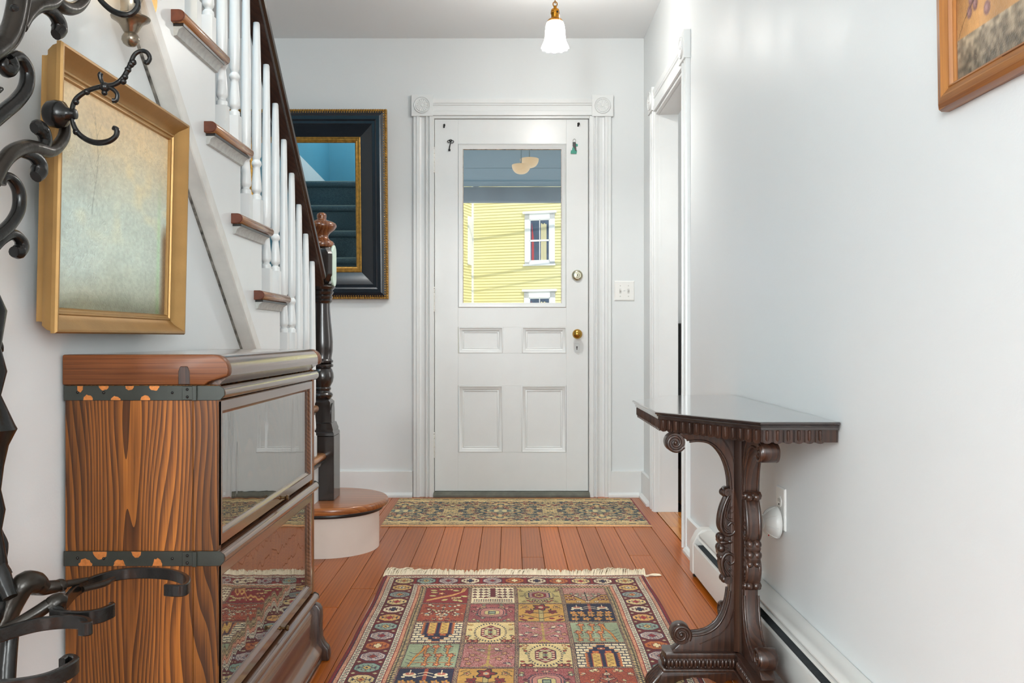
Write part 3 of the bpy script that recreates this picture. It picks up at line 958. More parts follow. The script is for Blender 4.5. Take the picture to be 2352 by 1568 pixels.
while z < 8.2:
    b.add([HS(0, z, .036), HS(5, z, .036), HS(5, z + .105, .004), HS(0, z + .105, .004), HS(0, z, 0), HS(5, z, 0)], [(0, 1, 2, 3), (0, 1, 5, 4)])
    z += .1
tag(b.build('side_clapboards', M['clap'], hs, smooth=False), kind='stuff')
b = MB()
hbox(b, -.02, .09, -.4, 8.4, -.10, .05)
b.build('corner_board', M['house_trim'], hs, smooth=False)
b = MB()
hbox(b, -.5, 9.4, 8.2, 8.6, -5.4, .5)
b.build('roof_edge', M['house_trim'], hs, smooth=False)
def hwin(x0, x1, y0, y1):
    a0, z1 = hpix(x0, y0)
    a1, z0 = hpix(x1, y1)
    c = .17 * (a1 - a0) / 1.06
    f_ = MB()
    hbox(f_, a0, a0 + c, z0, z1, 0, .075)
    hbox(f_, a1 - c, a1, z0, z1, 0, .075)
    hbox(f_, a0, a1, z1 - c * 1.35, z1, 0, .075)
    hbox(f_, a0, a1, z0, z0 + c * .5, 0, .075)
    hbox(f_, a0 - .06, a1 + .06, z1 - .03, z1 + .05, 0, .12)
    hbox(f_, a0 - .05, a1 + .03, z0 - .05, z0 + .01, 0, .10)
    wo = f_.build('window', M['house_trim'], hs, smooth=False)
    ia0, ia1, iz0, iz1 = a0 + c, a1 - c, z0 + c * .5, z1 - c * 1.35
    g = MB()
    hbox(g, ia0, ia1, iz0, iz1, -.01, .040)
    g.build('pane', M['house_glass'], wo, smooth=False)
    zm = (iz0 + iz1) / 2
    g = MB()
    for q0, q1, s0, s1 in ((ia0, ia0 + .035, iz0, iz1), (ia1 - .035, ia1, iz0, iz1), (ia0, ia1, iz0, iz0 + .06), (ia0, ia1, iz1 - .035, iz1), (ia0, ia1, zm - .03, zm + .03), ((ia0 + ia1) / 2 - .012, (ia0 + ia1) / 2 + .012, iz0, iz1)):
        hbox(g, q0, q1, s0, s1, .040, .06)
    g.build('sash', M['house_trim'], wo, smooth=False)
    g = MB()
    wd = ia1 - ia0
    g.add([H(ia0 + wd * .10, iz0 + .04, .043), H(ia0 + wd * .22, iz0 + .04, .043), H(ia0 + wd * .21, zm + .1, .043), H(ia0 + wd * .11, iz1 - .12, .043), H(ia0 + wd * .10, iz1 - .10, .043)], [(0, 1, 2, 3, 4)])
    g.build('curtain', M['cur_red'], wo, smooth=False)
    g = MB()
    for q in range(4):
        hbox(g, ia0 + wd * (.56 + .07 * q), ia0 + wd * (.62 + .07 * q), iz0 + .04, iz1 - .14 - .03 * (q % 2), .041, .044 + .005 * (q % 2))
    g.build('curtain', M['cur_cream'], wo, smooth=False)
hwin(1206.5, 1275, 490, 606)
hwin(1205, 1276, 668, 830)
# window on the side wall, seen edge on
b = MB()
for a0, a1, z0, z1 in ((.12, .42, hpix(1077, 610)[1], hpix(1077, 500)[1]),):
    vs = [HS(a, z, d) for a in (a0, a1) for d in (0, .07) for z in (z0, z1)]
    b.add(vs, [(0, 1, 3, 2), (4, 6, 7, 5), (0, 4, 5, 1), (2, 3, 7, 6), (0, 2, 6, 4), (1, 5, 7, 3)])
b.build('side_window', M['house_trim'], hs, smooth=False)

# three overhead cables: they hang above the view, only their shadows cross the clapboards
sd = Vector((-.254, .698, -.669))
for i, (xa, ya_, xb, yb_) in enumerate(((1060, 557, 1300, 521), (1060, 644, 1300, 605), (1110, 668, 1300, 634))):
    pts = []
    for f_ in (-.5, 0, .5, 1, 1.5):
        a_, z_ = hpix(xa + (xb - xa) * f_, ya_ + (yb_ - ya_) * f_)
        p = Vector(H(a_, z_)) - sd * (4.2 + .4 * i)
        p.z -= .10 * (f_ - .5) ** 2 * 4 * 0 
        pts.append(p)
    o = MB().tube(pts, .034 if i < 2 else .022, 8, n=3).build('overhead_cable', M['cable'])
    tag(o, ('upper', 'middle', 'lower')[i] + ' black overhead cable strung in front of the yellow house', 'cable')

# ------------------------------------------------------------------ bookcase
CY0, CY1 = 1.667, 2.487
CXF, CXB = -.560, -.852
bc = thing('bookcase', 'dark oak stacking bookcase with glass lift-up doors and copper spotted metal bands', 'bookcase', (-.70, 2.08, 0))
def cz(y): return EYE - (y - VY) * CY0 / F          # heights read on the near end
Zt0, Zt1 = cz(884), cz(814)
# top: slab with rounded front, two end caps
R_ = (Zt1 - Zt0)
def toppoly(grow, under):
    p = [(CXB - .004, Zt0), (CXB - .004, Zt1), (CXF - .012, Zt1)]
    for i in range(1, 9):
        a = PI / 2 - PI * .62 * i / 8
        p.append((CXF - .012 + .030 * math.cos(a) + grow, Zt1 - .030 + .030 * math.sin(a)))
    p += [(CXF - under + .004, Zt0 + .005), (CXF - under, Zt0)]
    return p
tp = MB().prism(toppoly(0, .003), 'y', CY0 + .02, CY1 - .02).build('top', M['oak_y'], bc, angle=.5)
for a, b in ((CY0 - .004, CY0 + .022), (CY1 - .022, CY1 + .006)):
    MB().prism(toppoly(.003, .024), 'y', a, b).build('end_cap', M['oak_x'], bc, bevel=.004, seg=2, angle=.5)
kp_ = MB().prism([(-.634, Zt0 + .001), (-.634, Zt0 + .026), (-.630, Zt0 + .036), (-.616, Zt0 + .036), (-.612, Zt0 + .026), (-.6115, Zt0 + .001)], 'y', CY0 - .0055, CY0 + .002).build('end_cap_key', M['walnut'], bc, bevel=.0012, seg=1)
secs = [(cz(1265), cz(884)), (None, cz(1265))]
hsec = secs[0][1] - secs[0][0]
secs[1] = (secs[0][0] - hsec, secs[0][0])
bandh = cz(880) - cz(914)
def band(ztop, spots):
    z0, z1 = ztop - bandh, ztop
    for ye, sg in ((CY0, -1), (CY1, 1)):
        bo = MB().box(CXB - .002, CXF - .062, min(ye, ye + sg * .003), max(ye, ye + sg * .003), z0, z1).build('metal_band', M['strap'], bc, bevel=.0008, seg=1)
        tip = MB().prism([(CXF - .062, z0), (CXF - .062, z1), (CXF + .004, z1), (CXF + .013, z1 - .006), (CXF + .014, z0 + .010), (CXF + .006, z0 + .001), (CXF - .002, z0)], 'y', min(ye, ye + sg * .003), max(ye, ye + sg * .003)).build('band_end', M['strap'], bc, bevel=.0008, seg=1)
        MB().box(CXF - .066, CXF - .044, min(ye + sg * .002, ye + sg * .0065), max(ye + sg * .002, ye + sg * .0065), z0 + .001, z1 - .001).box(CXF - .046, CXF - .038, min(ye + sg * .002, ye + sg * .009), max(ye + sg * .002, ye + sg * .009), z0, z1).build('latch_plate', M['strap'], tip, bevel=.0008, seg=1)
        if sg < 0:
            scr = MB()
            for xs, zs in ((CXB + .025, .45), (CXB + .075, .48), (CXF - .086, .48)):
                scr.sphere((xs, ye - .003, z0 + bandh * (1 - zs)), .0028, 10, 6)
            for zs in (.25, .75): scr.sphere((CXF - .056, ye - .0065, z0 + bandh * zs), .003, 10, 6)
            scr.build('screw', M['iron'], bo)
            r2 = random.Random(int(ztop * 1000))
            for (xs, top_, sw, sh) in spots:
                pts = []
                for i in range(11):
                    a = PI * i / 10
                    pts.append((CXB + xs + sw * math.cos(a) * r2.uniform(.85, 1.1), (z1 - .0006 - sh * math.sin(a) * r2.uniform(.85, 1.15)) if top_ else (z0 + .0006 + sh * math.sin(a) * r2.uniform(.85, 1.15))))
                MB().prism(pts, 'y', ye - .0033, ye - .0028).build('copper_spot', M['copper'], bo, smooth=False)
    # rounded bead along the front
    zm, rr = (z0 + z1) / 2, bandh / 2 * .86
    p = [(CXF - .01, zm - rr)] + [(CXF + .002 + .012 * math.cos(a), zm + rr * math.sin(a)) for a in [-PI / 2 + PI * i / 8 for i in range(9)]] + [(CXF - .01, zm + rr)]
    MB().prism(p, 'y', CY0 + .003, CY1 - .003).build('front_bead', M['oak_y'], bc, angle=.5)
band(secs[0][1] - .001, [(.030, True, .006, .012), (.045, False, .009, .010), (.075, True, .009, .008), (.098, False, .009, .008), (.125, True, .009, .008), (.155, False, .009, .010), (.172, True, .010, .009)])
band(secs[1][1] + .0, [(.040, False, .013, .013), (.068, True, .014, .015), (.105, False, .012, .013), (.138, True, .010, .011), (.178, False, .010, .015)])
for (z0, z1) in secs:
    for a, b in ((CY0, CY0 + .02), (CY1 - .02, CY1)):
        MB().box(CXB, CXF - .048, a, b, z0, z1).build('side_panel', M['oak'], bc, bevel=.0008, seg=1)
        MB().box(CXF - .0475, CXF, a, b, z0, z1).build('side_stile', M['oak'], bc, bevel=.0012, seg=1)
    MB().box(CXB, CXB + .008, CY0 + .02, CY1 - .02, z0, z1).build('back_panel', M['case_in'], bc, smooth=False)
    MB().box(CXB, CXF - .02, CY0 + .02, CY1 - .02, z0, z0 + .016).build('shelf', M['oak_y'], bc, smooth=False)
    # lift-up door
    dz0, dz1 = z0 + .006, z1 - bandh - .002
    dy0, dy1 = CY0 + .006, CY1 - .022
    dr = MB().frame((CXF - .016, dy0, dz0), (0, 1, 0), (0, 0, 1), (1, 0, 0), dy1 - dy0, dz1 - dz0,
                    [(0, 0), (0, .014), (.002, .016), (.021, .016), (.022, .0135), (.026, .010), (.028, .009), (.028, 0), (0, 0)]).build('door', M['oak_y'], bc, angle=.4)
    MB().box(CXF - .0115, CXF - .0085, dy0 + .026, dy1 - .026, dz0 + .026, dz1 - .026).build('pane', M['case_pane'], dr, smooth=False)
    kc = (CXF + .0, dy0 + (dy1 - dy0) * .565, dz0 + .013)
    MB().lathe([(.0055, 0), (.0055, .0015), (.0032, .003), (.0028, .010), (.0036, .013), (.0068, .016), (.0072, .018), (.0055, .0205), (0, .021)], kc, 16, 'x').build('door_knob', M['dark_brass'], dr)
    # pale papers standing inside
# base: ogee front between two shaped end panels
zb1 = secs[1][0]
band(zb1 - .0, [(.06, True, .012, .012), (.12, False, .012, .012)])
zbs = zb1 - bandh
def ogee(g):
    P = [(-.012, zbs), (.004, zbs - .006), (.012, zbs - .018), (.013, zbs - .040), (.012, zbs - .075), (.014, zbs - .100), (.022, zbs - .116), (.033, zbs - .128), (.035, zbs - .138)]
    return [(CXF + x + g, z) for x, z in P]
oo = ogee(-.006)
MB().prism(oo + [(CXF + .018, zbs - .142), (CXF + .022, zbs - .150), (CXF + .022, zbs - .158), (CXF + .028, zbs - .164), (CXF + .028, .004), (CXF - .02, .004), (CXF - .02, zbs)], 'y', CY0 + .02, CY1 - .02).build('base_front', M['oak_y'], bc, angle=.6)
oe = ogee(.010)
for a, b in ((CY0 - .002, CY0 + .021), (CY1 - .021, CY1 + .014)):
    MB().prism([(CXB, .0), (CXB, zbs)] + oe + [(CXF + .046, zbs - .15), (CXF + .046, .0)], 'y', a, b).build('base_end', M['walnut'], bc, bevel=.003, seg=2, angle=.5)
bi = MB().box(CXB, CXF - .015, CY0 + .02, CY1 - .02, zbs - .02, zbs).build('base_deck', M['oak_y'], bc, smooth=False)
# ------------------------------------------------------------------ side table
tb = thing('side_table', 'dark carved pedestal table with long clipped-corner top against the right wall', 'table', (.583, 2.25, 0))
ZT = .7196
TY = 2.50
def topoutline(g):
    # half octagon drawn out along the wall; g moves the edge outwards
    return [(.765, TY - .475 - g), (.735 , TY - .475 - g), (.583 - g * .4, TY - .475 - g), (.390 - g, TY - .195 - g * .5), (.390 - g, TY + .225 + g * .5), (.583 - g * .4, TY + .475 + g), (.765, TY + .475 + g)]
lv = [(-.012, 0), (.010, -.0), (.012, .002), (.012, .0045), (.006, .0075), (.006, .0105), (.0025, .013), (.0025, .0185), (-.012, .0185)]
vs, fs = [], []
lv = [(.004, ZT), (.0075, ZT - .0015), (.0075, ZT - .005), (.002, ZT - .0085), (.003, ZT - .0105), (-.001, ZT - .013), (-.001, ZT - .019)]
for g, z in lv: vs += [(x, y, z) for x, y in topoutline(g)]
n = 7
fs = [tuple(range(n)), tuple((len(lv) - 1) * n + i for i in range(n))]
for k in range(len(lv) - 1):
    fs += [(k * n + i, k * n + (i + 1) % n, (k + 1) * n + (i + 1) % n, (k + 1) * n + i) for i in range(n)]
MB().add(vs, fs).build('table_top', M['walnut_top'], tb, angle=.3)
ap = topoutline(-.010)
apron = MB()
za, zb_ = ZT - .019, ZT - .052
apron.prism(ap, 'z', zb_ + .003, za)
ao = apron.build('apron', M['walnut'], tb, smooth=False)
fl = MB()
for i in range(1, 5 + 1):
    p, q = Vector(ap[i - 1] if i != 1 else ap[0]), Vector(ap[i])
    L = (q - p).length
    if L < .05: continue
    m = max(1, round(L / .0245))
    d = (q - p) / m
    nrm = Vector((d.y, -d.x)).normalized()
    if nrm.dot(Vector((.6, TY)) - p) > 0: nrm = -nrm
    for j in range(m):
        c = p + d * (j + .5)
        t = d.normalized()
        w_ = d.length * .40
        vs, fs = [], []
        # flat tongue with a rounded foot
        ring = [(-w_, za)] + [(w_ * math.cos(PI + PI * a / 6), zb_ + w_ * .5 + w_ * .5 * math.sin(PI + PI * a / 6)) for a in range(7)] + [(w_, za)]
        for o_ in (0, .004):
            vs += [(c.x + t.x * s_ + nrm.x * o_, c.y + t.y * s_ + nrm.y * o_, z) for s_, z in ring]
        k = len(ring)
        fs = [tuple(range(k)), tuple(range(2 * k - 1, k - 1, -1))] + [(a, (a + 1) % k, k + (a + 1) % k, k + a) for a in range(k)]
        fl.add(vs, fs)
        # raised rounded rib in the middle
        rv, rf = [], []
        hts = [za - .001, za - .003, zb_ + .010, zb_ + .006]
        for hi, z in enumerate(hts):
            sc_ = (.55, 1, 1, .4)[hi]
            for a in range(6):
                an = PI * a / 5
                rv.append((c.x + t.x * w_ * .42 * sc_ * math.cos(an) + nrm.x * (.0035 + .0045 * sc_ * math.sin(an)), c.y + t.y * w_ * .42 * sc_ * math.cos(an) + nrm.y * (.0035 + .0045 * sc_ * math.sin(an)), z))
        for hi in range(3):
            rf += [(hi * 6 + a, hi * 6 + a + 1, hi * 6 + 7 + a, hi * 6 + 6 + a) for a in range(5)]
        fl.add(rv, rf)
fl.build('fluting', M['walnut'], ao, angle=.7)
# pedestal: three shaped fins around a column
PX_, PY_ = .613, 2.275
ZU = ZT - .052
cl = []
cl = [(PX_ - .034, PY_ - .0168), (PX_ - .0168, PY_ - .034), (PX_ + .0168, PY_ - .034), (PX_ + .024, PY_ - .02), (PX_ + .024, PY_ + .02), (PX_ + .0168, PY_ + .034), (PX_ - .0168, PY_ + .034), (PX_ - .034, PY_ + .0168)]
MB().prism(cl, 'z', .10, ZU).build('column', M['walnut'], tb, bevel=.002, seg=1)
def fin_poly():
    up = [(-UO, ZU + .0), (.175, ZU), (.160, ZU - .006)]
    up += [(.137, .6465), (.115, .6485), (.09, .645), (.068, .632), (.05, .610), (.038, .583), (.031, .553), (.0285, .522), (.028, .50)]
    lo = [(.030, .30), (.031, .26), (.036, .228), (.046, .196), (.062, .170), (.084, .153), (.106, .146), (.130, .1435), (.150, .132), (.172, .112), (.182, .102), (-UO, .102)]
    return up + lo
TH = .0175
UO = .030            # the curves start this far from the centre line
def spiral(u0, z0, r0, turns, a0, sgn, n=26):
    pts, rad = [], []
    for i in range(n):
        f = i / (n - 1)
        r = r0 * (1 - .78 * f)
        a = a0 + sgn * turns * 2 * PI * f
        pts.append((u0 + r * math.cos(a), z0 + r * math.sin(a)))
        rad.append(.0050 * (1 - .45 * f))
    return pts, rad
for an, nm in ((180, 'left'), (-90, 'near'), (90, 'far')):
    UO = .012 if nm == 'left' else .030
    a = math.radians(an)
    du, dn = Vector((math.cos(a), math.sin(a), 0)), Vector((-math.sin(a), math.cos(a), 0))
    Mx = Matrix(((du.x, dn.x, 0, PX_ + du.x * UO), (du.y, dn.y, 0, PY_ + du.y * UO), (0, 0, 1, 0), (0, 0, 0, 1)))
    # local: x = outwards, y = across, z = up
    fin = MB().prism(fin_poly(), 'y', -TH, TH).xf(Mx).build('fin', M['walnut'], tb, bevel=.003, seg=2, angle=.6)
    # edge beads following the curves, and incised lines on both faces
    for s_ in (-1, 1):
        b = MB()
        y = s_ * TH
        b.tube([(.137, y, .6465), (.115, y, .6485), (.09, y, .645), (.068, y, .632), (.05, y, .610), (.038, y, .583), (.031, y, .553), (.0285, y, .522)], .0035, 8)
        b.tube([(.031, y, .26), (.036, y, .228), (.046, y, .196), (.062, y, .170), (.084, y, .153), (.106, y, .146), (.130, y, .1435)], .0035, 8)
        b.tube([(.060, y, ZU - .004), (.040, y, .638), (.022, y, .60), (.012, y, .55), (.008, y, .50)], .0018, 6)
        b.tube([(.012, y, .27), (.018, y, .22), (.035, y, .172), (.06, y, .145), (.11, y, .121)], .0018, 6)
        tag(b.xf(Mx).build('edge_beads', M['walnut'], fin, angle=.8), kind='stuff')
    # volutes
    for u0, z0, r0, th in ((.173, .6435, .0255, .020), (.158, .146, .0265, .020)):
        v = MB()
        v.lathe([(r0 * .94, -th), (r0, -th + .003), (r0, th - .003), (r0 * .94, th)], (u0, 0, z0), 28, 'y')
        for s_ in (-1, 1):
            pts, rad = spiral(u0, z0, r0 * .93, 1.55, (PI * 1.15 if z0 > .4 else PI * 1.2), (1 if z0 > .4 else -1))
            v.tube([(p[0], s_ * th, p[1]) for p in pts], rad, 8, n=2)
            v.sphere((u0, s_ * th, z0), .006, 10, 6)
        v.xf(Mx).build('volute', M['walnut'], fin, angle=.8)
    # carved acanthus down the edge
    c = MB()
    eyes = [(.040, .515, .0105)]
    for u0, z0, r0 in ((.037, .515, .011), (.036, .287, .011)):
        c.lathe([(r0 * .9, -.021), (r0, -.018), (r0, .018), (r0 * .9, .021)], (u0, 0, z0), 18, 'y')
        c.lathe([(.0035, -.024), (.0035, .024)], (u0, 0, z0), 10, 'y')
    body = [(.026, .515), (.040, .500), (.050, .475), (.056, .448), (.056, .425), (.050, .405), (.060, .396), (.061, .384), (.056, .376), (.062, .366), (.060, .352), (.052, .343), (.056, .325), (.053, .305), (.044, .288), (.032, .276), (.026, .276)]
    c.prism(body, 'y', -.015, .015)
    for s_ in (-1, 1):
        y = s_ * .0155
        c.tube([(.034, y, .506), (.046, y, .478), (.053, y, .448), (.053, y, .420), (.040, y, .404), (.022, y, .408), (.017, y, .425), (.026, y, .436), (.036, y, .428)], [.004, .005, .0055, .0055, .005, .0045, .004, .004, .0035], 8)
        c.tube([(.036, y, .495), (.043, y, .468), (.047, y, .440), (.044, y, .422), (.034, y, .414)], .0028, 6)
        c.tube([(.028, y, .497), (.036, y, .474), (.039, y, .452), (.034, y, .444), (.024, y, .446)], .003, 6)
        c.tube([(.022, y, .482), (.030, y, .468), (.032, y, .458)], .0028, 6)
        c.tube([(.020, y, .466), (.026, y, .460)], .0028, 6)
        c.tube([(.036, y, .290), (.047, y, .306), (.052, y, .328), (.048, y, .346), (.036, y, .356), (.022, y, .350), (.020, y, .335), (.030, y, .328), (.036, y, .335)], [.0035, .0045, .005, .005, .005, .0045, .004, .0035, .003], 8)
        c.tube([(.028, y, .300), (.040, y, .312), (.045, y, .328), (.040, y, .340)], .0028, 6)
        c.tube([(.022, y, .308), (.032, y, .316)], .003, 6)
        c.tube([(.024, y, .296), (.034, y, .304)], .003, 6)
        c.sphere((.046, s_ * .013, .384), .011, 12, 8, 1.3, .6, .55)
        c.sphere((.028, s_ * .013, .386), .009, 12, 8, 1.1, .6, .7)
        c.tube([(.058, y, .396), (.050, y, .392), (.042, y, .396)], .003, 6)
        c.tube([(.060, y, .366), (.050, y, .370), (.036, y, .367)], .003, 6)
    for z, r in ((.512, .010), (.395, .011), (.368, .012), (.345, .009), (.288, .010)):
        for s_ in (-1, 1): c.sphere((.044 if z > .4 or z < .3 else .052, s_ * .009, z), r, 12, 8)
    c.xf(Mx).build('acanthus_carving', M['walnut'], fin, angle=.9)
    # plinth with egg moulding and carved foot under it
    pl = MB()
    hw = .034
    pl.prism([(-UO, -hw), (.200, -hw), (.206, 0), (.200, hw), (-UO, hw)], 'z', .088, .103)
    pl.prism([(-UO, -hw - .006), (.208, -hw - .006), (.214, 0), (.208, hw + .006), (-UO, hw + .006)], 'z', .0555, .064)
    pl.prism([(-UO, -hw + .002), (.196, -hw + .002), (.200, 0), (.196, hw - .002), (-UO, hw - .002)], 'z', .060, .09)
    po = pl.xf(Mx).build('plinth', M['walnut'], tb, bevel=.0025, seg=2)
    eg = MB()
    for s_ in (-1, 1):
        for j in range(9):
            u = .030 + j * .0198
            for du_ in (-.0045, .0045):
                eg.sphere((u + du_, s_ * (hw - .001), .077), .0080, 10, 6, .62, .7, 1.5)
            eg.sphere((u + .0099, s_ * hw, .068), .003, 8, 5)
    for yy in (-.018, 0, .018): eg.sphere((.201, yy, .077), .009, 10, 6, .7, .8, 1.3)
    eg.xf(Mx).build('egg_moulding', M['walnut'], po, angle=.9)
    ft = MB()
    ft.prism([(-UO, .056), (.208, .056), (.216, .045), (.230, .030), (.240, .014), (.236, .0 if nm != 'left' else .0095), (.205, .0 if nm != 'left' else .0095), (.190, .014), (.165, .030), (.13, .039), (.09, .036), (.06, .020), (.04, .03), (-UO, .034)], 'y', -hw + .004, hw - .004)
    fo = ft.xf(Mx).build('foot', M['walnut'], tb, bevel=.003, seg=2, angle=.6)
    lf = MB()
    for j in range(5):
        y = -.026 + .013 * j
        lf.tube([(.206, y * .8, .054), (.220, y, .038), (.234, y * 1.1, .022), (.243, y * 1.15, .008)], [.006, .0075, .0075, .004], 8)
    lf.xf(Mx).build('leaf_carving', M['walnut'], fo, angle=.9)

# ------------------------------------------------------------------ baseboard heater on the right wall
ht = thing('baseboard_heater', 'white enamel baseboard heater with black fin slot along the right wall', 'heater', (XR - .035, 2.4, 0))
HX = .698
HY0, HY1 = .9, 3.368
front = [(HX, .020), (HX, .126), (HX + .004, .131), (HX + .009, .131), (HX + .009, .127), (HX + .004, .124), (HX + .0045, .020)]
MB().prism(front, 'y', HY0, HY1).build('front_panel', M['heater'], ht, bevel=.001, seg=1)
hood = [(XR - .001, .183), (HX + .030, .183), (HX + .014, .170), (HX + .012, .163), (HX + .016, .163), (HX + .031, .178), (XR - .001, .178)]
MB().prism([(XR - .001, .165), (XR - .001, .182), (XR - .020, .182), (HX + .020, .166), (HX + .020, .160), (XR - .018, .176), (XR - .012, .170)], 'y', HY0, HY1).build('hood', M['heater'], ht, bevel=.001, seg=1)
MB().prism([(HX + .014, .150), (HX + .017, .155), (XR - .014, .166), (XR - .014, .160)], 'y', HY0, HY1).build('damper', M['heater'], ht, smooth=False)
MB().box(XR - .006, XR - .001, HY0, HY1, .015, .17).build('back_plate', M['fin'], ht, smooth=False)
fb = MB()
y = HY0 + .03
while y < HY1 - .08:
    fb.box(HX + .012, XR - .010, y, y + .0008, .07, .132)
    y += .009
tag(fb.build('fins', M['fin2'], ht, smooth=False), kind='stuff')
MB().tube([(XR - .036, HY0, .098), (XR - .036, HY1, .098)], .011, 12).build('copper_pipe', M['old_brass'], ht)
capp = [(HX - .003, .016), (HX - .003, .130), (HX + .018, .170), (HX + .034, .184), (XR - .0005, .184), (XR - .0005, .016)]
MB().prism(capp, 'y', HY1 - .05, HY1 + .004).build('end_cap', M['heater'], ht, bevel=.0015, seg=1)
MB().prism([(HX - .002, .017), (HX - .002, .129), (HX + .004, .133), (HX + .009, .131), (HX + .004, .017)], 'y', 1.84, 1.875).build('joiner', M['heater'], ht, bevel=.001, seg=1)
for y in (HY1 - .03, 2.6, 1.6): MB().box(HX + .006, XR - .004, y, y + .02, 0, .022).build('foot', M['fin'], ht, smooth=False)

# ------------------------------------------------------------------ outlet, plug-in, switches
oc = (XR, 2.47, .432)
ou = thing('wall_outlet', 'white duplex wall outlet low on the right wall behind the table', 'outlet', oc)
MB().frame((XR, oc[1] + .038, oc[2] - .058), (0, -1, 0), (0, 0, 1), (-1, 0, 0), .076, .118, [(0, 0), (0, .003), (.003, .006), (.038, .0065)]).build('cover_plate', M['plastic'], ou, angle=.3)
for dz in (.020, -.020):
    so = MB().lathe([(.0165, 0), (.0165, .0015), (.0155, .0022), (0, .0022)], (0, 0, 0), 24, 'x').xf(Matrix.Translation((XR - .0062, oc[1], oc[2] + dz)) @ Matrix.Scale(-1, 4, (1, 0, 0)))
    s2 = so.build('socket', M['plastic'], ou)
    MB().box(XR - .0088, XR - .0083, oc[1] - .0075, oc[1] - .0055, oc[2] + dz - .001, oc[2] + dz + .009).box(XR - .0088, XR - .0083, oc[1] + .0055, oc[1] + .0075, oc[2] + dz - .001, oc[2] + dz + .008).sphere((XR - .0084, oc[1], oc[2] + dz - .008), .0025, 8, 5).build('slot', M['dark'], s2, smooth=False)
dc = (XR - .0095, 2.470, .392)
af = thing('plug_in_warmer', 'white plastic dome shaped plug-in with ribs in the lower wall socket', 'plug', dc)
MB().lathe([(.038, .0), (.045, .004), (.0465, .010), (.043, .020), (.034, .033), (.024, .041), (.019, .046), (.0165, .047), (.0155, .044), (.0125, .041), (0, .041)], (0, 0, 0), 36, 'x').xf(Matrix.Translation(dc) @ Matrix.Scale(-1, 4, (1, 0, 0))).build('dome', M['plastic'], af, angle=.9)
rb = MB()
for i in range(8):
    a = 2 * PI * i / 8 + .2
    rb.tube([(dc[0] - h_, dc[1] + (r + .0006) * math.cos(a), dc[2] + (r + .0006) * math.sin(a)) for r, h_ in ((.046, .012), (.043, .020), (.034, .033), (.024, .041))], .0011, 6)
rb.build('rib', M['plastic'], af)
MB().tube([(dc[0] - .047, dc[1] + .0175 * math.cos(2 * PI * i / 16), dc[2] + .0175 * math.sin(2 * PI * i / 16)) for i in range(16)], .0022, 8, n=2, closed=True).build('rim', M['plastic'], af)
MB().sphere((dc[0] - .032, dc[1] - .012, dc[2] - .034), .0022, 8, 6).build('indicator', M['red_led'], af)
sx0, sx1, sz0, sz1 = fx(1411), fx(1457), fz(690.5), fz(645)
sw = thing('light_switch', 'white double toggle switch plate beside the front door', 'switch', ((sx0 + sx1) / 2, D, (sz0 + sz1) / 2))
MB().frame((sx0, D, sz0), (1, 0, 0), (0, 0, 1), (0, -1, 0), sx1 - sx0, sz1 - sz0, [(0, 0), (0, .003), (.005, .0065), (.055, .007)]).build('cover_plate', M['plastic'], sw, angle=.25)
for xx in (1424.4, 1443):
    zc = fz(668.3)
    xc = fx(xx)
    f_ = MB().box(xc - .0055, xc + .0055, D - .0078, D - .0065, zc - .0135, zc + .0135).build('toggle_slot', M['plastic_grey'], sw, smooth=False)
    MB().prism([(D - .0075, zc - .004), (D - .019, zc + .004), (D - .019, zc + .010), (D - .0075, zc + .005)], 'x', xc - .0038, xc + .0038).build('toggle', M['plastic'], f_, bevel=.0008, seg=1)
    MB().sphere((xc, D - .007, zc + .0305), .0032, 10, 6, 1, .4, 1).sphere((xc, D - .007, zc - .0305), .0032, 10, 6, 1, .4, 1).build('screw', M['plastic_grey'], sw)

# ------------------------------------------------------------------ keys on the door
kc = (fx(1034), YD - .006, fz(324))
sk = thing('skeleton_key', 'black iron skeleton key hanging on the upper left of the door', 'key', kc)
b = MB()
kz0, kx0 = fz(324), fx(1034.5)
for cx_, cz_, r in ((-.008, .0, .0085), (.009, -.002, .0095), (.001, .005, .007)):
    b.tube([(kx0 + cx_ + r * math.cos(2 * PI * i / 12), YD - .006, kz0 + cz_ + r * .8 * math.sin(2 * PI * i / 12)) for i in range(12)], .0020, 6, n=2, closed=True)
b.build('bow', M['iron'], sk)
MB().tube([(kx0 + .001, YD - .006, kz0 - .007), (kx0 - .0045, YD - .005, kz0 - .030), (kx0 - .008, YD - .005, kz0 - .053)], [.0028, .0032, .0042], 10).box(kx0 - .012, kx0 + .000, YD - .008, YD - .003, kz0 - .056, kz0 - .045).build('shank', M['iron'], sk)
MB().tube([(kx0 - .001, YD + .001, kz0 + .010), (kx0 - .001, YD - .009, kz0 + .0085)], .0012, 6).build('nail', M['steel'], sk)
gx, gz = fx(1319.5), fz(322.5)
gk = thing('key_ring', 'key ring with green tag and black headed key, door upper right', 'keys', (gx, YD - .006, gz))
MB().tube([(gx + .0085 * math.cos(2 * PI * i / 14), YD - .006, gz + .010 * math.sin(2 * PI * i / 14)) for i in range(14)], .0011, 6, n=2, closed=True).build('ring', M['steel'], gk)
MB().prism([(gx - .010, gz - .008), (gx + .007, gz - .008), (gx + .009, gz - .024), (gx + .010, gz - .040), (gx + .012, gz - .060), (gx + .006, gz - .058), (gx - .001, gz - .042), (gx - .010, gz - .034)], 'y', YD - .0085, YD - .006).build('key_head', M['black_plastic'], gk, bevel=.0008, seg=1)
MB().prism([(gx - .011, gz - .038), (gx - .002, gz - .038), (gx + .003, gz - .052), (gx + .015, gz - .056), (gx + .012, gz - .076), (gx - .022, gz - .074), (gx - .020, gz - .056), (gx - .013, gz - .054)], 'y', YD - .006, YD - .0035).build('tag', M['green'], gk, bevel=.0008, seg=1)
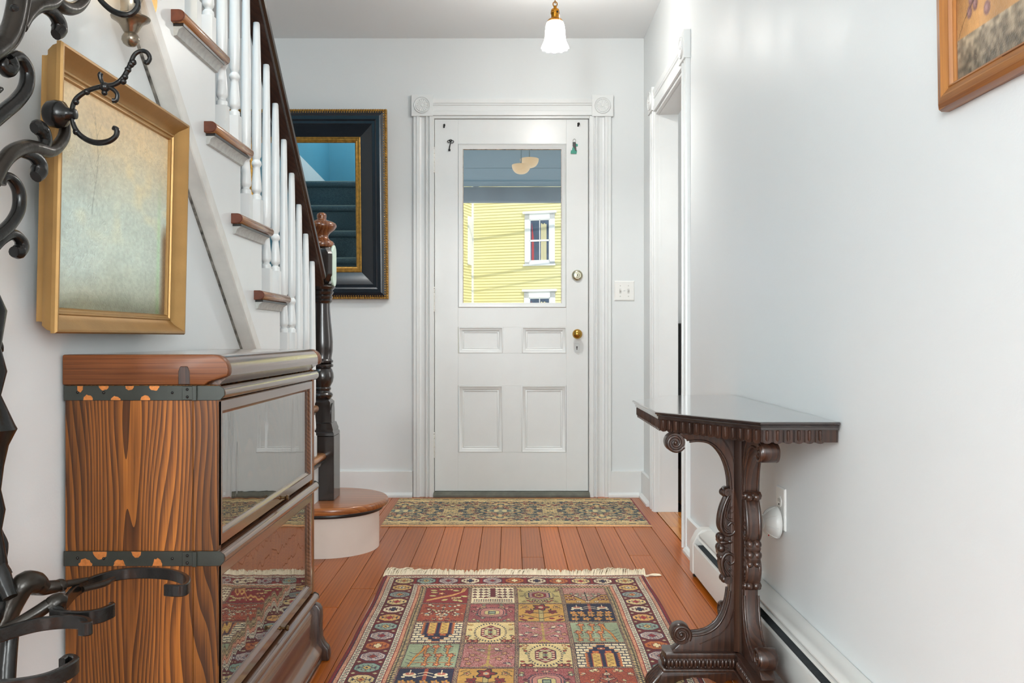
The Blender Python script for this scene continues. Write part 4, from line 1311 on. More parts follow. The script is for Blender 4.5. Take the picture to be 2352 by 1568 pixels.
MB().prism([(gx + .008, gz - .016), (gx + .020, gz - .020), (gx + .019, gz - .032), (gx + .008, gz - .032)], 'y', YD - .006, YD - .0035).build('tag', M['green'], gk, bevel=.0008, seg=1)
MB().tube([(gx, YD + .001, gz + .013), (gx, YD - .009, gz + .0105)], .0012, 6).build('nail', M['steel'], gk)

# ------------------------------------------------------------------ big mirror on the far wall
MW, MH = .955, 1.072
TILT = math.radians(3.7)
mo = Vector((-.699 - MW, D - .004, 1.140))        # lower left back corner on the wall
mu, mv = Vector((1, 0, 0)), Vector((0, -math.sin(TILT), math.cos(TILT)))
mn = Vector((0, -math.cos(TILT), -math.sin(TILT)))
mi = thing('wall_mirror', 'large mirror in wide black frame with gold trim hanging behind the stair rail', 'mirror', (mo.x + MW / 2, D, mo.z))
MB().frame(mo, mu, mv, mn, MW, MH, [(.010, 0), (.012, .036), (.030, .042), (.032, .046), (.040, .048), (.058, .047), (.066, .044), (.068, .041), (.082, .040), (.084, .037), (.100, .030), (.135, .020), (.152, .016), (.155, .012), (.155, 0)]).build('black_frame', M['ebony'], mi, angle=.3)
g = MB().frame(mo, mu, mv, mn, MW, MH, [(0, 0), (0, .026), (.004, .032), (.022, .036), (.026, .034), (.026, 0)])
go = g.build('gold_outer_trim', M['gilt2'], mi, angle=.4)
rp = MB()
def ripple(p0, p1, ax):
    L = (p1 - p0).length
    m = int(L / .0135)
    for i in range(m):
        c = p0 + (p1 - p0) * ((i + .5) / m)
        for j in range(2):
            cc = c + ax * (.006 + .0125 * j) + mn * .0335
            rp.sphere(cc, .0062, 8, 5, 1, 1, 1)
ripple(mo, mo + mv * MH, mu)
ripple(mo + mu * MW, mo + mu * MW + mv * MH, -mu)
ripple(mo, mo + mu * MW, mv)
ripple(mo + mv * MH, mo + mu * MW + mv * MH, -mv)
rp.build('ripple_moulding', M['gilt2'], go, angle=.9)
MB().frame(mo + mu * .153 + mv * .153, mu, mv, mn, MW - .306, MH - .306, [(0, .008), (0, .017), (.004, .019), (.009, .018), (.011, .014), (.016, .0145), (.020, .012), (.023, .0135), (.028, .012), (.032, .007), (.032, 0)]).build('gold_inner_trim', M['gilt2'], mi, angle=.3)
a = mo + mu * .18 + mv * .18 + mn * .006
b_ = [a, a + mu * (MW - .36), a + mu * (MW - .36) + mv * (MH - .36), a + mv * (MH - .36)]
MB().add(b_ + [p - mn * .004 for p in b_], [(0, 1, 2, 3), (4, 5, 6, 7), (0, 1, 5, 4), (1, 2, 6, 5), (2, 3, 7, 6), (3, 0, 4, 7)]).build('mirror_glass', M['mirror'], mi, smooth=False)

# ------------------------------------------------------------------ pendant lamp
PC = px(1275, 75, 4.03)
pdl = thing('pendant_lamp', 'small white glass bell pendant lamp on a brass chain, lit', 'lamp', (PC.x, PC.y, PC.z))
def qz(y): return EYE - (y - VY) * 4.03 / F
def qr(w_): return w_ * 4.03 / F / 2
def scal(r, h, t, k):
    f = max(0, (qz(100) - h) / (qz(100) - qz(111)))
    return r * (1 + .035 * f * math.cos(12 * t)), h - .0035 * f * (0.5 + .5 * math.cos(12 * t))
shade_m, nt_, nd__, ln_, bs_ = new_mat('lit_milk_glass')
bs_.inputs['Base Color'].default_value = lin((250, 248, 244))
bs_.inputs['Emission Color'].default_value = lin((255, 250, 242))
bs_.inputs['Emission Strength'].default_value = 1.3
tr_ = nd__.new('ShaderNodeBsdfTransparent')
mx_ = nd__.new('ShaderNodeMixShader')
mx_.inputs['Fac'].default_value = .5
ln_.new(tr_.outputs[0], mx_.inputs[1])
ln_.new(bs_.outputs[0], mx_.inputs[2])
ln_.new(mx_.outputs[0], nd__['Material Output'].inputs['Surface'])
MB().lathe([(qr(30), qz(47)), (qr(38), qz(52)), (qr(43), qz(60)), (qr(45.5), qz(72)), (qr(47), qz(86)), (qr(50), qz(94)), (qr(56), qz(101)), (qr(62), qz(107)), (qr(63), qz(110)), (qr(58), qz(108)), (qr(52), qz(102)), (qr(46), qz(94)), (qr(43), qz(80)), (qr(36), qz(56))],
           (PC.x, PC.y, 0), 72, wob=scal).build('glass_shade', shade_m, pdl, angle=.9)
MB().lathe([(qr(36), qz(52)), (qr(35), qz(48)), (qr(30), qz(45)), (qr(20), qz(43.5)), (qr(17.5), qz(42)), (qr(18), qz(34)), (qr(19), qz(33)), (qr(20.5), qz(31)), (qr(20.5), qz(29)), (qr(19), qz(28)), (qr(20), qz(26.5)), (qr(19.5), qz(25)), (qr(17), qz(21.5)), (qr(9), qz(20)), (qr(7), qz(18)), (qr(8), qz(15)), (qr(6), qz(13.5)), (0, qz(13))], (PC.x, PC.y, 0), 28).build('socket', M['old_brass'], pdl, angle=.7)
MB().sphere((PC.x + .010, PC.y - .018, qz(30)), .005, 10, 6).build('pull_switch', M['iron'], pdl)
bd = MB()
for i in range(34):
    z = qz(32) + (qz(88) - qz(32)) * i / 33
    bd.sphere((PC.x + .0115 + .006 * min(1, i / 8), PC.y - .024 - .03 * min(1, i / 9), z), .0011, 6, 4)
bd.sphere((PC.x + .0175, PC.y - .054, qz(90.5)), .0035, 10, 6, 1, 1, 1.2)
tag(bd.build('pull_chain', M['steel'], pdl), kind='stuff')
def link(c, r, hh_, ax, rad, name, mat):
    u = Vector((1, 0, 0)) if ax == 0 else Vector((0, 1, 0))
    pts = [Vector(c) + u * (r * math.cos(2 * PI * i / 14)) + Vector((0, 0, hh_ * math.sin(2 * PI * i / 14))) for i in range(14)]
    return MB().tube(pts, rad, 8, n=2, closed=True).build(name, mat, pdl)
link((PC.x, PC.y, qz(9.5)), .0095, .011, 0, .0024, 'hanging_loop', M['old_brass'])
zc = qz(1.5)
i = 0
while zc < ZC - .04:
    link((PC.x, PC.y, zc), .006, .0125, (i + 1) % 2, .0019, 'chain_link', M['old_brass'])
    zc += .0205
    i += 1
MB().lathe([(.045, ZC), (.045, ZC - .006), (.036, ZC - .018), (.015, ZC - .03), (.006, ZC - .036), (0, ZC - .037)], (PC.x, PC.y, 0), 28).build('ceiling_rose', M['old_brass'], pdl)
light('pendant_bulb_light', 'POINT', (PC.x, PC.y, qz(88)), (0, 0, 0), 36, (1, .97, .92), radius=.02)

# ------------------------------------------------------------------ black wing chair glimpsed through the doorway
ch = thing('wing_chair', 'black upholstered wing chair glimpsed through the open doorway', 'chair', (1.2, 4.78, 0))
MB().box(.905, 1.5, 4.86, 4.99, .22, .997).build('backrest', M['black_cloth'], ch, bevel=.03, seg=3)
MB().box(.93, 1.48, 4.50, 4.88, .22, .44).build('seat', M['black_cloth'], ch, bevel=.03, seg=3)
for x in (.905, 1.42): MB().prism([(4.40, .2), (4.40, .60), (4.78, .64), (4.88, .96), (4.95, .97), (4.95, .2)], 'x', x, x + .09).build('wing', M['black_cloth'], ch, bevel=.02, seg=2)
for x in (.95, 1.45):
    for y in (4.44, 4.92): MB().box(x - .02, x + .02, y - .02, y + .02, 0, .23).build('leg', M['black_paint'], ch)

# ------------------------------------------------------------------ hand painted / knotted surfaces: colours worked out here, kept as a colour attribute
nrs = np.random.RandomState(5)
def vnoise(h, w, ch, cw, seed=None):
    """smooth noise, ch x cw cells over the array"""
    r = np.random.RandomState(seed) if seed is not None else nrs
    g = r.rand(int(ch) + 3, int(cw) + 3)
    y = np.linspace(0, ch, h)
    x = np.linspace(0, cw, w)
    yi, xi = y.astype(int), x.astype(int)
    fy, fx_ = y - yi, x - xi
    fy, fx_ = fy * fy * (3 - 2 * fy), fx_ * fx_ * (3 - 2 * fx_)
    a = g[yi][:, xi] * (1 - fx_) + g[yi][:, xi + 1] * fx_
    b = g[yi + 1][:, xi] * (1 - fx_) + g[yi + 1][:, xi + 1] * fx_
    return a * (1 - fy)[:, None] + b * fy[:, None]

def colour_grid(name, P, colours, mat, parent=None):
    """P: (h, w, 3) world points, colours (h, w, 3) sRGB 0..255"""
    h, w_ = P.shape[:2]
    off = wloc(parent) if parent else Vector((0, 0, 0))
    me = bpy.data.meshes.new(name)
    V = P.reshape(-1, 3).astype(np.float32) - np.array(off, dtype=np.float32)
    idx = np.arange(h * w_).reshape(h, w_)
    Fq = np.stack([idx[:-1, :-1], idx[1:, :-1], idx[1:, 1:], idx[:-1, 1:]], axis=-1).reshape(-1, 4)
    me.vertices.add(len(V))
    me.vertices.foreach_set('co', V.ravel())
    me.loops.add(Fq.size)
    me.loops.foreach_set('vertex_index', Fq.ravel().astype(np.int32))
    me.polygons.add(len(Fq))
    me.polygons.foreach_set('loop_start', (np.arange(len(Fq)) * 4).astype(np.int32))
    me.update(calc_edges=True)
    at = me.color_attributes.new('col', 'BYTE_COLOR', 'POINT')
    c = np.ones((h * w_, 4), dtype=np.float32)
    c[:, :3] = np.clip(colours.reshape(-1, 3) / 255.0, 0, 1)
    at.data.foreach_set('color_srgb', c.ravel())
    me.materials.append(mat)
    o = bpy.data.objects.new(name, me)
    COL.objects.link(o)
    if parent: o.parent = parent
    return o

# palette of the big rug
RED, MAROON, NAVY, CREAM, OLIVE = (128, 24, 34), (104, 28, 34), (30, 30, 66), (216, 200, 166), (178, 160, 108)
GOLD, SAGE, PINK, RUST, BLACK, ORANGE = (190, 146, 74), (140, 150, 124), (170, 104, 98), (158, 76, 50), (38, 34, 42), (188, 110, 56)
PEACH, BROWN, CYAN, DRED, DOLIVE = (206, 156, 122), (112, 72, 46), (146, 168, 160), (134, 36, 38), (146, 128, 82)

class Panel:
    """draws on a rectangle of the canvas in unit coordinates, u to the right, v towards the camera"""
    def __init__(s, C, r0, r1, c0, c1, aspect):
        s.A = C[r0:r1, c0:c1]
        h, w_ = s.A.shape[:2]
        s.u = (np.arange(w_) + .5)[None, :] / w_ * np.ones((h, 1))
        s.v = (np.arange(h) + .5)[:, None] / h * np.ones((1, w_))
        s.asp = aspect
    def fill(s, m, c): s.A[m] = c
    def bg(s, c): s.A[:, :] = c
    def rect(s, u0, u1, v0, v1, c): s.fill((s.u > u0) & (s.u < u1) & (s.v > v0) & (s.v < v1), c)
    def ell(s, u, v, a, b, c, a2=None): 
        q = ((s.u - u) / a) ** 2 + ((s.v - v) / b) ** 2
        m = q < 1
        if a2: m &= q > a2
        s.fill(m, c)
    def hexa(s, u, v, a, b, c):
        s.fill((abs(s.u - u) < a) & (abs(s.v - v) < b) & (abs(s.u - u) / a * .5 + abs(s.v - v) / b < 1.0), c)
    def diam(s, u, v, a, b, c): s.fill(abs(s.u - u) / a + abs(s.v - v) / b < 1, c)
    def line(s, pts, w_, c):
        for (a, b), (d, e) in zip(pts[:-1], pts[1:]):
            dx, dy = d - a, e - b
            L = dx * dx + dy * dy + 1e-9
            t = np.clip(((s.u - a) * dx + (s.v - b) * dy) / L, 0, 1)
            s.fill((s.u - a - t * dx) ** 2 + (s.v - b - t * dy) ** 2 < w_ * w_, c)
    def flower(s, u, v, r, c1, c2, c3=None):
        a = np.arctan2(s.v - v, s.u - u)
        d = np.hypot(s.u - u, s.v - v)
        s.fill(d < r * (1.12 + .25 * np.cos(5 * a)), BLACK)
        s.fill(d < r * (.85 + .25 * np.cos(5 * a)), c1)
        s.fill(d < r * .38, c2)
        if c3: s.fill(d < r * .18, c3)
    def leaf(s, u, v, l, w_, ang, c, edge=BLACK):
        ca, sa = math.cos(ang), math.sin(ang)
        x = (s.u - u) * ca + (s.v - v) * sa
        y = -(s.u - u) * sa + (s.v - v) * ca
        t = np.clip(x / l, 0, 1)
        half = w_ * np.sin(PI * t) ** .8
        s.fill((x > -.01) & (x < l + .01) & (abs(y) < half + .012), edge)
        s.fill((x > 0) & (x < l) & (abs(y) < half), c)
    def specks(s, c, dens, cells, seed, where=None):
        h, w_ = s.A.shape[:2]
        n = vnoise(h, w_, cells, cells, seed)
        m = n > 1 - dens
        if where is not None: m &= where
        s.fill(m, c)
    def stipple(s, c, p, seed):
        r = np.random.RandomState(seed).rand(*s.A.shape[:2])
        s.fill(r < p, c)

def m_branch(p, sd):
    p.bg(DRED)
    for k in range(3):
        o = .035 * k
        p.line([(.95 - o, .05), (.9 - o, .25 + o), (.65, .45 + o), (.35, .62 + o), (.08, .80 + o)], .012, (206, 160, 96))
    for u, v, a in ((.3, .12, 0), (.5, .1, .3), (.1, .15, .2), (.12, .3, .1), (.1, .52, .1), (.65, .8, .2), (.7, .7, -.5), (.55, .75, 2.6), (.78, .78, .9), (.83, .55, .2), (.62, .18, .1)):
        p.leaf(u, v, .17, .045, a, (196, 180, 120))
    p.flower(.38, .38, .085, (190, 110, 70), (216, 190, 140))
    p.flower(.68, .68, .07, (206, 170, 120), DRED)
    p.flower(.60, .12, .06, (190, 110, 70), CREAM)
def m_tree(p, sd):
    p.bg(CREAM)
    p.rect(.44, .56, .05, .62, MAROON)
    for i in range(4): p.line([(.44, .12 + .13 * i), (.39, .18 + .13 * i)], .012, NAVY); p.line([(.56, .12 + .13 * i), (.61, .18 + .13 * i)], .012, NAVY)
    for u in (.08, .22, .34, .66, .78, .92):
        p.line([(u, .06), (u, .66)], .007, NAVY)
        for v in (.10, .26, .42, .58):
            p.leaf(u, v + .07, .055, .03, -2.3, MAROON, NAVY); p.leaf(u, v + .07, .055, .03, -.85, MAROON, NAVY)
            p.ell(u, v + .02, .022, .03, MAROON)
    for v in (.78, .86):
        for i in range(17): p.ell(.08 + .0525 * i, v, .02, .03, MAROON if (i + int(v * 10)) % 2 else NAVY)
    p.line([(.05, .93), (.95, .93)], .012, NAVY)
    p.line([(.30, .68), (.44, .62)], .014, MAROON); p.line([(.70, .68), (.56, .62)], .014, MAROON)
def sprinkle(p, sd, cols, n, edge=BLACK):
    r = random.Random(sd)
    for i in range(n):
        u, v = r.uniform(.04, .48), r.uniform(.05, .95)
        k = r.random()
        a = r.uniform(0, 6.28)
        c = r.choice(cols)
        for q in (0, 1):
            uu = u if q == 0 else 1 - u
            aa = a if q == 0 else PI - a
            if k < .3: p.flower(uu, v, r.uniform(.035, .05) if q == 0 else .043, c, CREAM)
            elif k < .8: p.leaf(uu, v, .085, .026, aa, c, edge)
            else: p.line([(uu, v), (uu + .07 * math.cos(aa), v + .07 * math.sin(aa))], .007, edge)
def m_medal(p, sd):
    p.bg(OLIVE)
    sprinkle(p, sd, [DRED, RUST, DOLIVE], 22)
    a = np.arctan2(p.v - .5, p.u - .5)
    d = np.hypot((p.u - .5), (p.v - .5))
    p.fill((d < .36) & (np.cos(30 * a) > .2), NAVY)
    p.hexa(.5, .5, .30, .33, OLIVE)
    p.hexa(.5, .5, .25, .29, NAVY)
    p.hexa(.5, .5, .225, .265, (170, 130, 120))
    p.hexa(.5, .5, .17, .20, NAVY)
    p.hexa(.5, .5, .155, .185, DRED)
    p.hexa(.5, .5, .10, .13, OLIVE)
    p.flower(.5, .5, .06, RUST, NAVY)
def m_valley(p, sd):
    p.bg((176, 122, 112))
    p.stipple(CREAM, .14, sd); p.stipple(MAROON, .16, sd + 1)
    sprinkle(p, sd + 5, [DRED, SAGE, CREAM], 14)
    for s_ in (0, 1):
        q = p.u if s_ == 0 else 1 - p.u
        m = p.v > .45 + np.clip(q - .14, 0, 1) * 1.25
        p.fill(m & (q < .5), GOLD)
        e = abs(p.v - .45 - np.clip(q - .14, 0, 1) * 1.25) < .02
        p.fill(e & (q < .5), BLACK)
    for u in (.08, .2, .8, .92):
        for v in (.58, .76): p.flower(u, v, .055, DRED, CREAM)
    p.line([(.5, .3), (.5, .95)], .012, BLACK)
    for v in (.45, .6, .75): p.line([(.5, v), (.40, v - .1)], .008, SAGE); p.line([(.5, v), (.60, v - .1)], .008, SAGE)
    for u in (.3, .5, .7): p.flower(u, .9, .05, CREAM, DRED)
def m_rust(p, sd):
    p.bg(RUST)
    p.stipple(MAROON, .2, sd); p.stipple((190, 110, 70), .15, sd + 1)
    p.line([(.5, .1), (.5, .9)], .01, BLACK)
    sprinkle(p, sd, [(196, 176, 130), (206, 150, 110), CYAN, DRED, CREAM], 34)
    for v in (.22, .42, .7, .86): p.diam(.5, v, .07, .06, BLACK); p.diam(.5, v, .055, .045, CREAM); p.diam(.5, v, .03, .025, DRED)
def m_pinkmed(p, sd):
    p.bg((158, 84, 82))
    p.stipple(MAROON, .22, sd); p.stipple((190, 140, 130), .12, sd + 1)
    sprinkle(p, sd, [(190, 140, 120), SAGE, MAROON, OLIVE], 22)
    a = np.arctan2(p.v - .5, p.u - .5)
    q = (abs((p.u - .5) / .33) ** 3 + abs((p.v - .5) / .30) ** 3)
    p.fill((q < 1) & (np.cos(40 * a) > -.3), NAVY)
    p.fill(q < .70, (176, 116, 106)); p.fill(q < .5, NAVY); p.fill(q < .42, (186, 130, 116))
    p.hexa(.5, .5, .17, .17, NAVY); p.hexa(.5, .5, .155, .15, (196, 180, 126))
    p.rect(.42, .58, .42, .58, NAVY); p.rect(.44, .56, .45, .55, SAGE)
def m_yellow(p, sd):
    p.bg(GOLD)
    p.line([(.5, .35), (.5, 1)], .055, BLACK); p.line([(.5, .36), (.5, 1)], .04, OLIVE)
    p.flower(.5, .20, .15, DRED, (206, 160, 120), CYAN)
    for s_ in (-1, 1):
        p.line([(.5, .55), (.5 + s_ * .18, .5), (.5 + s_ * .22, .3)], .014, BLACK)
        p.line([(.5, .85), (.5 + s_ * .22, .72), (.5 + s_ * .40, .62)], .014, BLACK)
        for u, v, a in ((.24, .46, -.7), (.24, .46, .4), (.24, .46, -2.2), (.26, .46, 2.4), (.24, .46, 1.5), (.36, .92, -.5), (.30, .95, -.3), (.16, .82, .2)):
            aa = a if s_ > 0 else PI - a
            p.leaf(.5 + s_ * u, v, .12, .035, aa, DRED)
        p.flower(.5 + s_ * .34, .2, .06, (186, 150, 100), DRED)
        p.flower(.5 + s_ * .42, .72, .05, DRED, CREAM)
        p.line([(.5 + s_ * .3, .1), (.5 + s_ * .46, .3)], .008, BLACK)
        p.line([(.5 + s_ * .36, .06), (.5 + s_ * .46, .12)], .008, BLACK)
def m_navy(p, sd):
    p.bg((26, 28, 62))
    p.line([(.5, .05), (.5, .5)], .035, RUST); 
    for s_ in (-1, 1):
        for v in (.15, .25): p.line([(.5, v), (.5 + s_ * .13, v + .06)], .010, CREAM)
        p.ell(.5 + s_ * .28, .24, .12, .07, CREAM); p.ell(.5 + s_ * .28, .21, .08, .05, (176, 110, 90)); p.rect(.5 + s_ * .28 - .012, .5 + s_ * .28 + .012, .06, .22, CREAM)
        for du_ in (-.1, .1): p.ell(.5 + s_ * .28 + du_, .33, .035, .03, CREAM)
    for v, us in ((.52, (.12, .28, .5, .7, .88)), (.66, (.15, .32, .5, .68, .86)), (.86, (.14, .38, .62, .86))):
        for u in us:
            p.flower(u, v, .075 if v < .8 else .085, (206, 150, 74), (150, 60, 40), CYAN)
def m_gate(p, sd, flip):
    v = 1 - p.v if flip else p.v
    old = p.v
    p.v = v
    p.bg(CREAM)
    rows = 9
    rr = (p.v * rows).astype(int)
    off_ = (rr % 2) * .5
    fu = (p.u * 7 + off_) % 1
    fv = (p.v * rows) % 1
    p.fill((fv < .28) | (fu < .12), NAVY)
    # stepped niche
    q = abs(p.u - .5)
    top = np.where(q < .08, .08, np.where(q < .16, .16, np.where(q < .24, .26, np.where(q < .31, .38, 9))))
    p.fill(p.v > top - .05, ORANGE)
    p.fill(p.v > top - .02, (216, 190, 150))
    p.fill(p.v > top, (28, 28, 66))
    z = abs(((p.v * 14) % 1) - .5) * .10
    p.fill((p.v > .42) & (q > .26 + z) & (q < .33), ORANGE)
    for s_ in (-1, 1):
        c = .5 + s_ * .125
        m = (abs(p.u - c) < .075) & (p.v > .42 + abs(p.u - c) * .6)
        p.fill((abs(p.u - c) < .09) & (p.v > .39 + abs(p.u - c) * .6), RUST)
        p.fill(m, (206, 170, 96))
        zig = c + .05 * (abs(((p.v * 7) % 1) - .5) * 4 - 1)
        p.fill(m & (abs(p.u - zig) < .010), MAROON)
        p.leaf(c, .42, .09, .03, -1.1 if s_ > 0 else -2.0, ORANGE, RUST); p.leaf(c, .42, .09, .03, -2.2 if s_ > 0 else -.9, ORANGE, RUST)
    p.hexa(.5, .24, .07, .05, ORANGE); p.hexa(.5, .24, .05, .035, DRED); p.ell(.5, .24, .02, .02, CREAM)
    p.v = old
def m_hexmed(p, sd):
    p.bg((206, 184, 134))
    sprinkle(p, sd, [RUST, SAGE, (190, 130, 80), GOLD], 16)
    p.ell(.5, .5, .34, .46, (206, 184, 134))
    a = np.arctan2(p.v - .5, (p.u - .5) * 1.3)
    q = ((p.u - .5) / .33) ** 2 + ((p.v - .5) / .45) ** 2
    p.fill((q < 1.05) & (q > .80) & (np.cos(34 * a) > .1), NAVY)
    p.hexa(.5, .5, .20, .34, NAVY); p.hexa(.5, .5, .185, .32, DRED)
    hx = abs(p.u - .5) / .185 * .5 + abs(p.v - .5) / .32
    m = (abs(p.u - .5) < .175) & (hx < .93) & ((abs(p.u - .5) > .13) | (hx > .70))
    p.fill(m & (np.sin(p.v * 70) > .2), CREAM)
    p.hexa(.5, .5, .13, .23, NAVY); p.hexa(.5, .5, .115, .21, (190, 176, 130))
    for v in (.40, .5, .6): p.flower(.5, v, .045, DRED if v != .5 else SAGE, NAVY)
    for u in (.1, .22, .78, .9): p.flower(u, .92, .065, DRED, (206, 150, 110))
def m_pinktree(p, sd, flip):
    p.bg((168, 106, 102))
    p.stipple((206, 170, 156), .22, sd); p.stipple((130, 50, 56), .2, sd + 1)
    v = p.v
    if flip: p.v = 1 - p.v
    tr = (178, 150, 84)
    p.line([(.5, .08), (.5, .95)], .026, tr)
    p.line([(.38, 1.0), (.5, .85), (.62, 1.0)], .022, tr)
    for s_ in (-1, 1):
        for v0, l in ((.7, .28), (.5, .3), (.32, .26), (.2, .16)): p.line([(.5, v0), (.5 + s_ * l, v0 - l * .8)], .016, (150, 120, 84))
    r = random.Random(sd)
    for u, w_ in ((.14, .15), (.15, .85), (.86, .12), (.84, .8), (.2, .5), (.8, .42), (.33, .25), (.68, .28), (.3, .7), (.7, .66), (.1, .66), (.92, .6)):
        if r.random() < .6: p.flower(u, w_, .06, (178, 120, 90), (206, 180, 130), DRED)
        else:
            p.leaf(u, w_, .12, .035, r.uniform(0, 6), CREAM, NAVY); p.line([(u - .05, w_ + .03), (u + .06, w_ + .03)], .016, NAVY)
    p.v = v
def m_sage(p, sd, flip):
    p.bg((150, 158, 128))
    u = p.u
    if flip: p.u = 1 - p.u
    tc = (204, 140, 66)
    for v0, xs in ((.30, (.36, .55, .78)), (.68, (.42, .64, .86))):
        p.line([(.2, v0 + .12), (.95, v0 + .12)], .009, (176, 110, 60))
        for x in xs:
            p.line([(x, v0 - .12), (x, v0 + .12)], .026, MAROON); p.line([(x, v0 - .12), (x, v0 + .12)], .019, tc)
            p.flower(x, v0 - .17, .075, (190, 110, 70), (216, 170, 110), DRED)
            for s_ in (-1, 1):
                for q in (0, .08): p.line([(x, v0 + .08 - q), (x + s_ * .09, v0 - .02 - q)], .0065, NAVY)
            if v0 > .5: p.flower(x, v0 + .20, .06, (190, 110, 70), (216, 170, 110))
    p.line([(.14, .95), (.2, .6), (.30, .32), (.34, .12)], .028, MAROON); p.line([(.14, .95), (.2, .6), (.30, .32), (.34, .12)], .02, tc)
    for v0 in (.45, .6, .75, .88):
        p.line([(.18, v0), (.05, v0 - .09)], .0065, NAVY); p.line([(.2, v0), (.32, v0 - .06)], .0065, NAVY)
    p.u = u

rug_x0, rug_x1, rug_far, rug_near = -.481, .519, 3.330, 1.463
CELL = .00145
cols = int((rug_x1 - rug_x0) / CELL)
rows = int((rug_far - rug_near) / CELL)
C = np.zeros((rows, cols, 3), dtype=np.float32)
def R(d): return int(round((d) / CELL))
# fields of the border, measured from the edge
X_ = (np.arange(cols) + .5)[None, :] * CELL
Y_ = (np.arange(rows) + .5)[:, None] * CELL
W_, L_ = cols * CELL, rows * CELL
dx = np.minimum(X_, W_ - X_) * np.ones_like(Y_)
dy = np.minimum(Y_, L_ - Y_) * np.ones_like(X_)
top = dy * 1.02 < dx
d = np.where(top, dy, dx)
along = np.where(top, X_ + 0 * Y_, Y_ + 0 * X_)
C[:] = (124, 20, 32)
def bandc(a, b, c): C[(d >= a) & (d < b)] = c
def bandpat(a, b, fn):
    m = (d >= a) & (d < b)
    C[m] = fn(along[m], (d[m] - a) / (b - a))
def pick(mask, a, b): return np.where(mask[:, None], np.array(a, dtype=np.float32), np.array(b, dtype=np.float32))
d = np.where(top, dy + .010, dx)          # the ends have a narrower red edge
bandc(.015, .018, NAVY)
bandpat(.018, .027, lambda t, s: pick((np.sin(t * 900 + s * 6) > .2), (150, 50, 48), (216, 176, 142)))
bandc(.027, .029, DRED)
wnz = vnoise(rows, cols, 170, 95, 21)
def squig(t, s):
    z = .5 + .30 * np.sin(t * 2 * PI / .020)
    z2 = .5 + .26 * np.sin(t * 2 * PI / .0085 + 1.1)
    dots = (np.abs(((t / .020) % 1) - .5) < .12) & (np.abs(s - .5) < .17)
    m = (np.abs(s - z) < .085) | (np.abs(s - z2) < .06) | (s < .05) | (s > .95)
    c = pick(m, (44, 40, 52), (222, 210, 184))
    c[dots] = (60, 50, 60)
    r = (np.abs(((t / .020 + .5) % 1) - .5) < .1) & (np.abs(s - .5) < .14)
    c[r] = (150, 70, 66)
    return c
bandpat(.029, .048, squig)
bandc(.047, .050, MAROON)
bandc(.050, .126, (108, 24, 32))
bandc(.125, .128, MAROON)
bandpat(.128, .145, squig)
bandc(.144, .146, DRED)
bandpat(.146, .155, lambda t, s: pick((np.sin(t * 800 + s * 7) > .3), (164, 66, 56), (220, 172, 136)))
bandc(.155, .157, DRED)
bandpat(.157, .173, lambda t, s: pick((np.abs(s - .5 - .3 * np.sign(np.sin(t * 2 * PI / .012))) < .17) | (np.abs(np.sin(t * PI / .012)) < .22), (206, 180, 130), (34, 32, 46)))
# lozenges of the main border
kinds = [((206, 182, 132), NAVY, (190, 140, 80), 'd'), ((208, 170, 104), NAVY, CREAM, 's'), (CYAN, (50, 54, 70), (206, 150, 90), 'n'), ((214, 186, 132), NAVY, (180, 70, 60), 'd'), ((222, 208, 176), (92, 24, 36), (40, 40, 70), 'x'),
         ((212, 162, 100), NAVY, (180, 60, 50), 'd'), ((146, 166, 150), (70, 66, 80), (214, 176, 110), 's'), ((206, 190, 176), (56, 60, 90), (150, 60, 60), 'n'), ((186, 112, 56), (120, 50, 36), (226, 206, 160), 'x'), ((210, 192, 180), (56, 60, 90), (150, 80, 60), 'n'),
         ((140, 164, 146), (60, 60, 76), (214, 180, 110), 's')]
def lozenge(cx, cy, hw_, hh_, kind, sd):
    base, ed, cen, st = kinds[kind % len(kinds)]
    r0, r1, c0, c1 = max(0, int((cy - hh_ * 1.1) / CELL)), min(rows, int((cy + hh_ * 1.1) / CELL)), max(0, int((cx - hw_ * 1.1) / CELL)), min(cols, int((cx + hw_ * 1.1) / CELL))
    if r1 - r0 < 4: return
    A = C[r0:r1, c0:c1]
    u = ((np.arange(c0, c1) + .5) * CELL - cx)[None, :] / hw_ + 0 * np.ones((r1 - r0, 1))
    v = ((np.arange(r0, r1) + .5) * CELL - cy)[:, None] / hh_ + 0 * np.ones((1, c1 - c0))
    o = np.maximum(np.maximum(abs(u), abs(v)), (abs(u) + abs(v)) / 1.38)
    A[o < 1.0] = ed
    A[o < .92] = base
    q = np.random.RandomState(sd).rand(*o.shape)
    if st == 'n':
        A[(o < .84) & (q < .45)] = ed
        A[(o < .84) & (q > .85)] = (200, 150, 120)
    else:
        m = (abs(np.sin(u * 9)) < .35) & (abs(v) < .6 - .3 * abs(u)) & (abs(v) > .25)
        A[m & (o < .85)] = ed
        A[(abs(abs(u) - .62) < .06) & (abs(v) < .22)] = ed
        A[(abs(v) < .07) & (abs(u) < .75)] = ed
        if st != 'd': A[(o < .8) & (q < .12)] = (150, 60, 56)
    if st == 'x':
        A[((abs(u) < .38) & (abs(v) < .30)) | ((abs(u) < .18) & (abs(v) < .62))] = ed
        A[((abs(u) < .30) & (abs(v) < .22)) | ((abs(u) < .12) & (abs(v) < .52))] = cen
    else:
        A[(abs(u) + abs(v) * .8 < .42)] = ed
        A[(abs(u) + abs(v) * .8 < .34)] = cen
        A[(abs(u) < .10) & (abs(v) < .16)] = ed if st == 's' else DRED
bc_ = .0880
n_side = int((L_ - .156) / .0830)
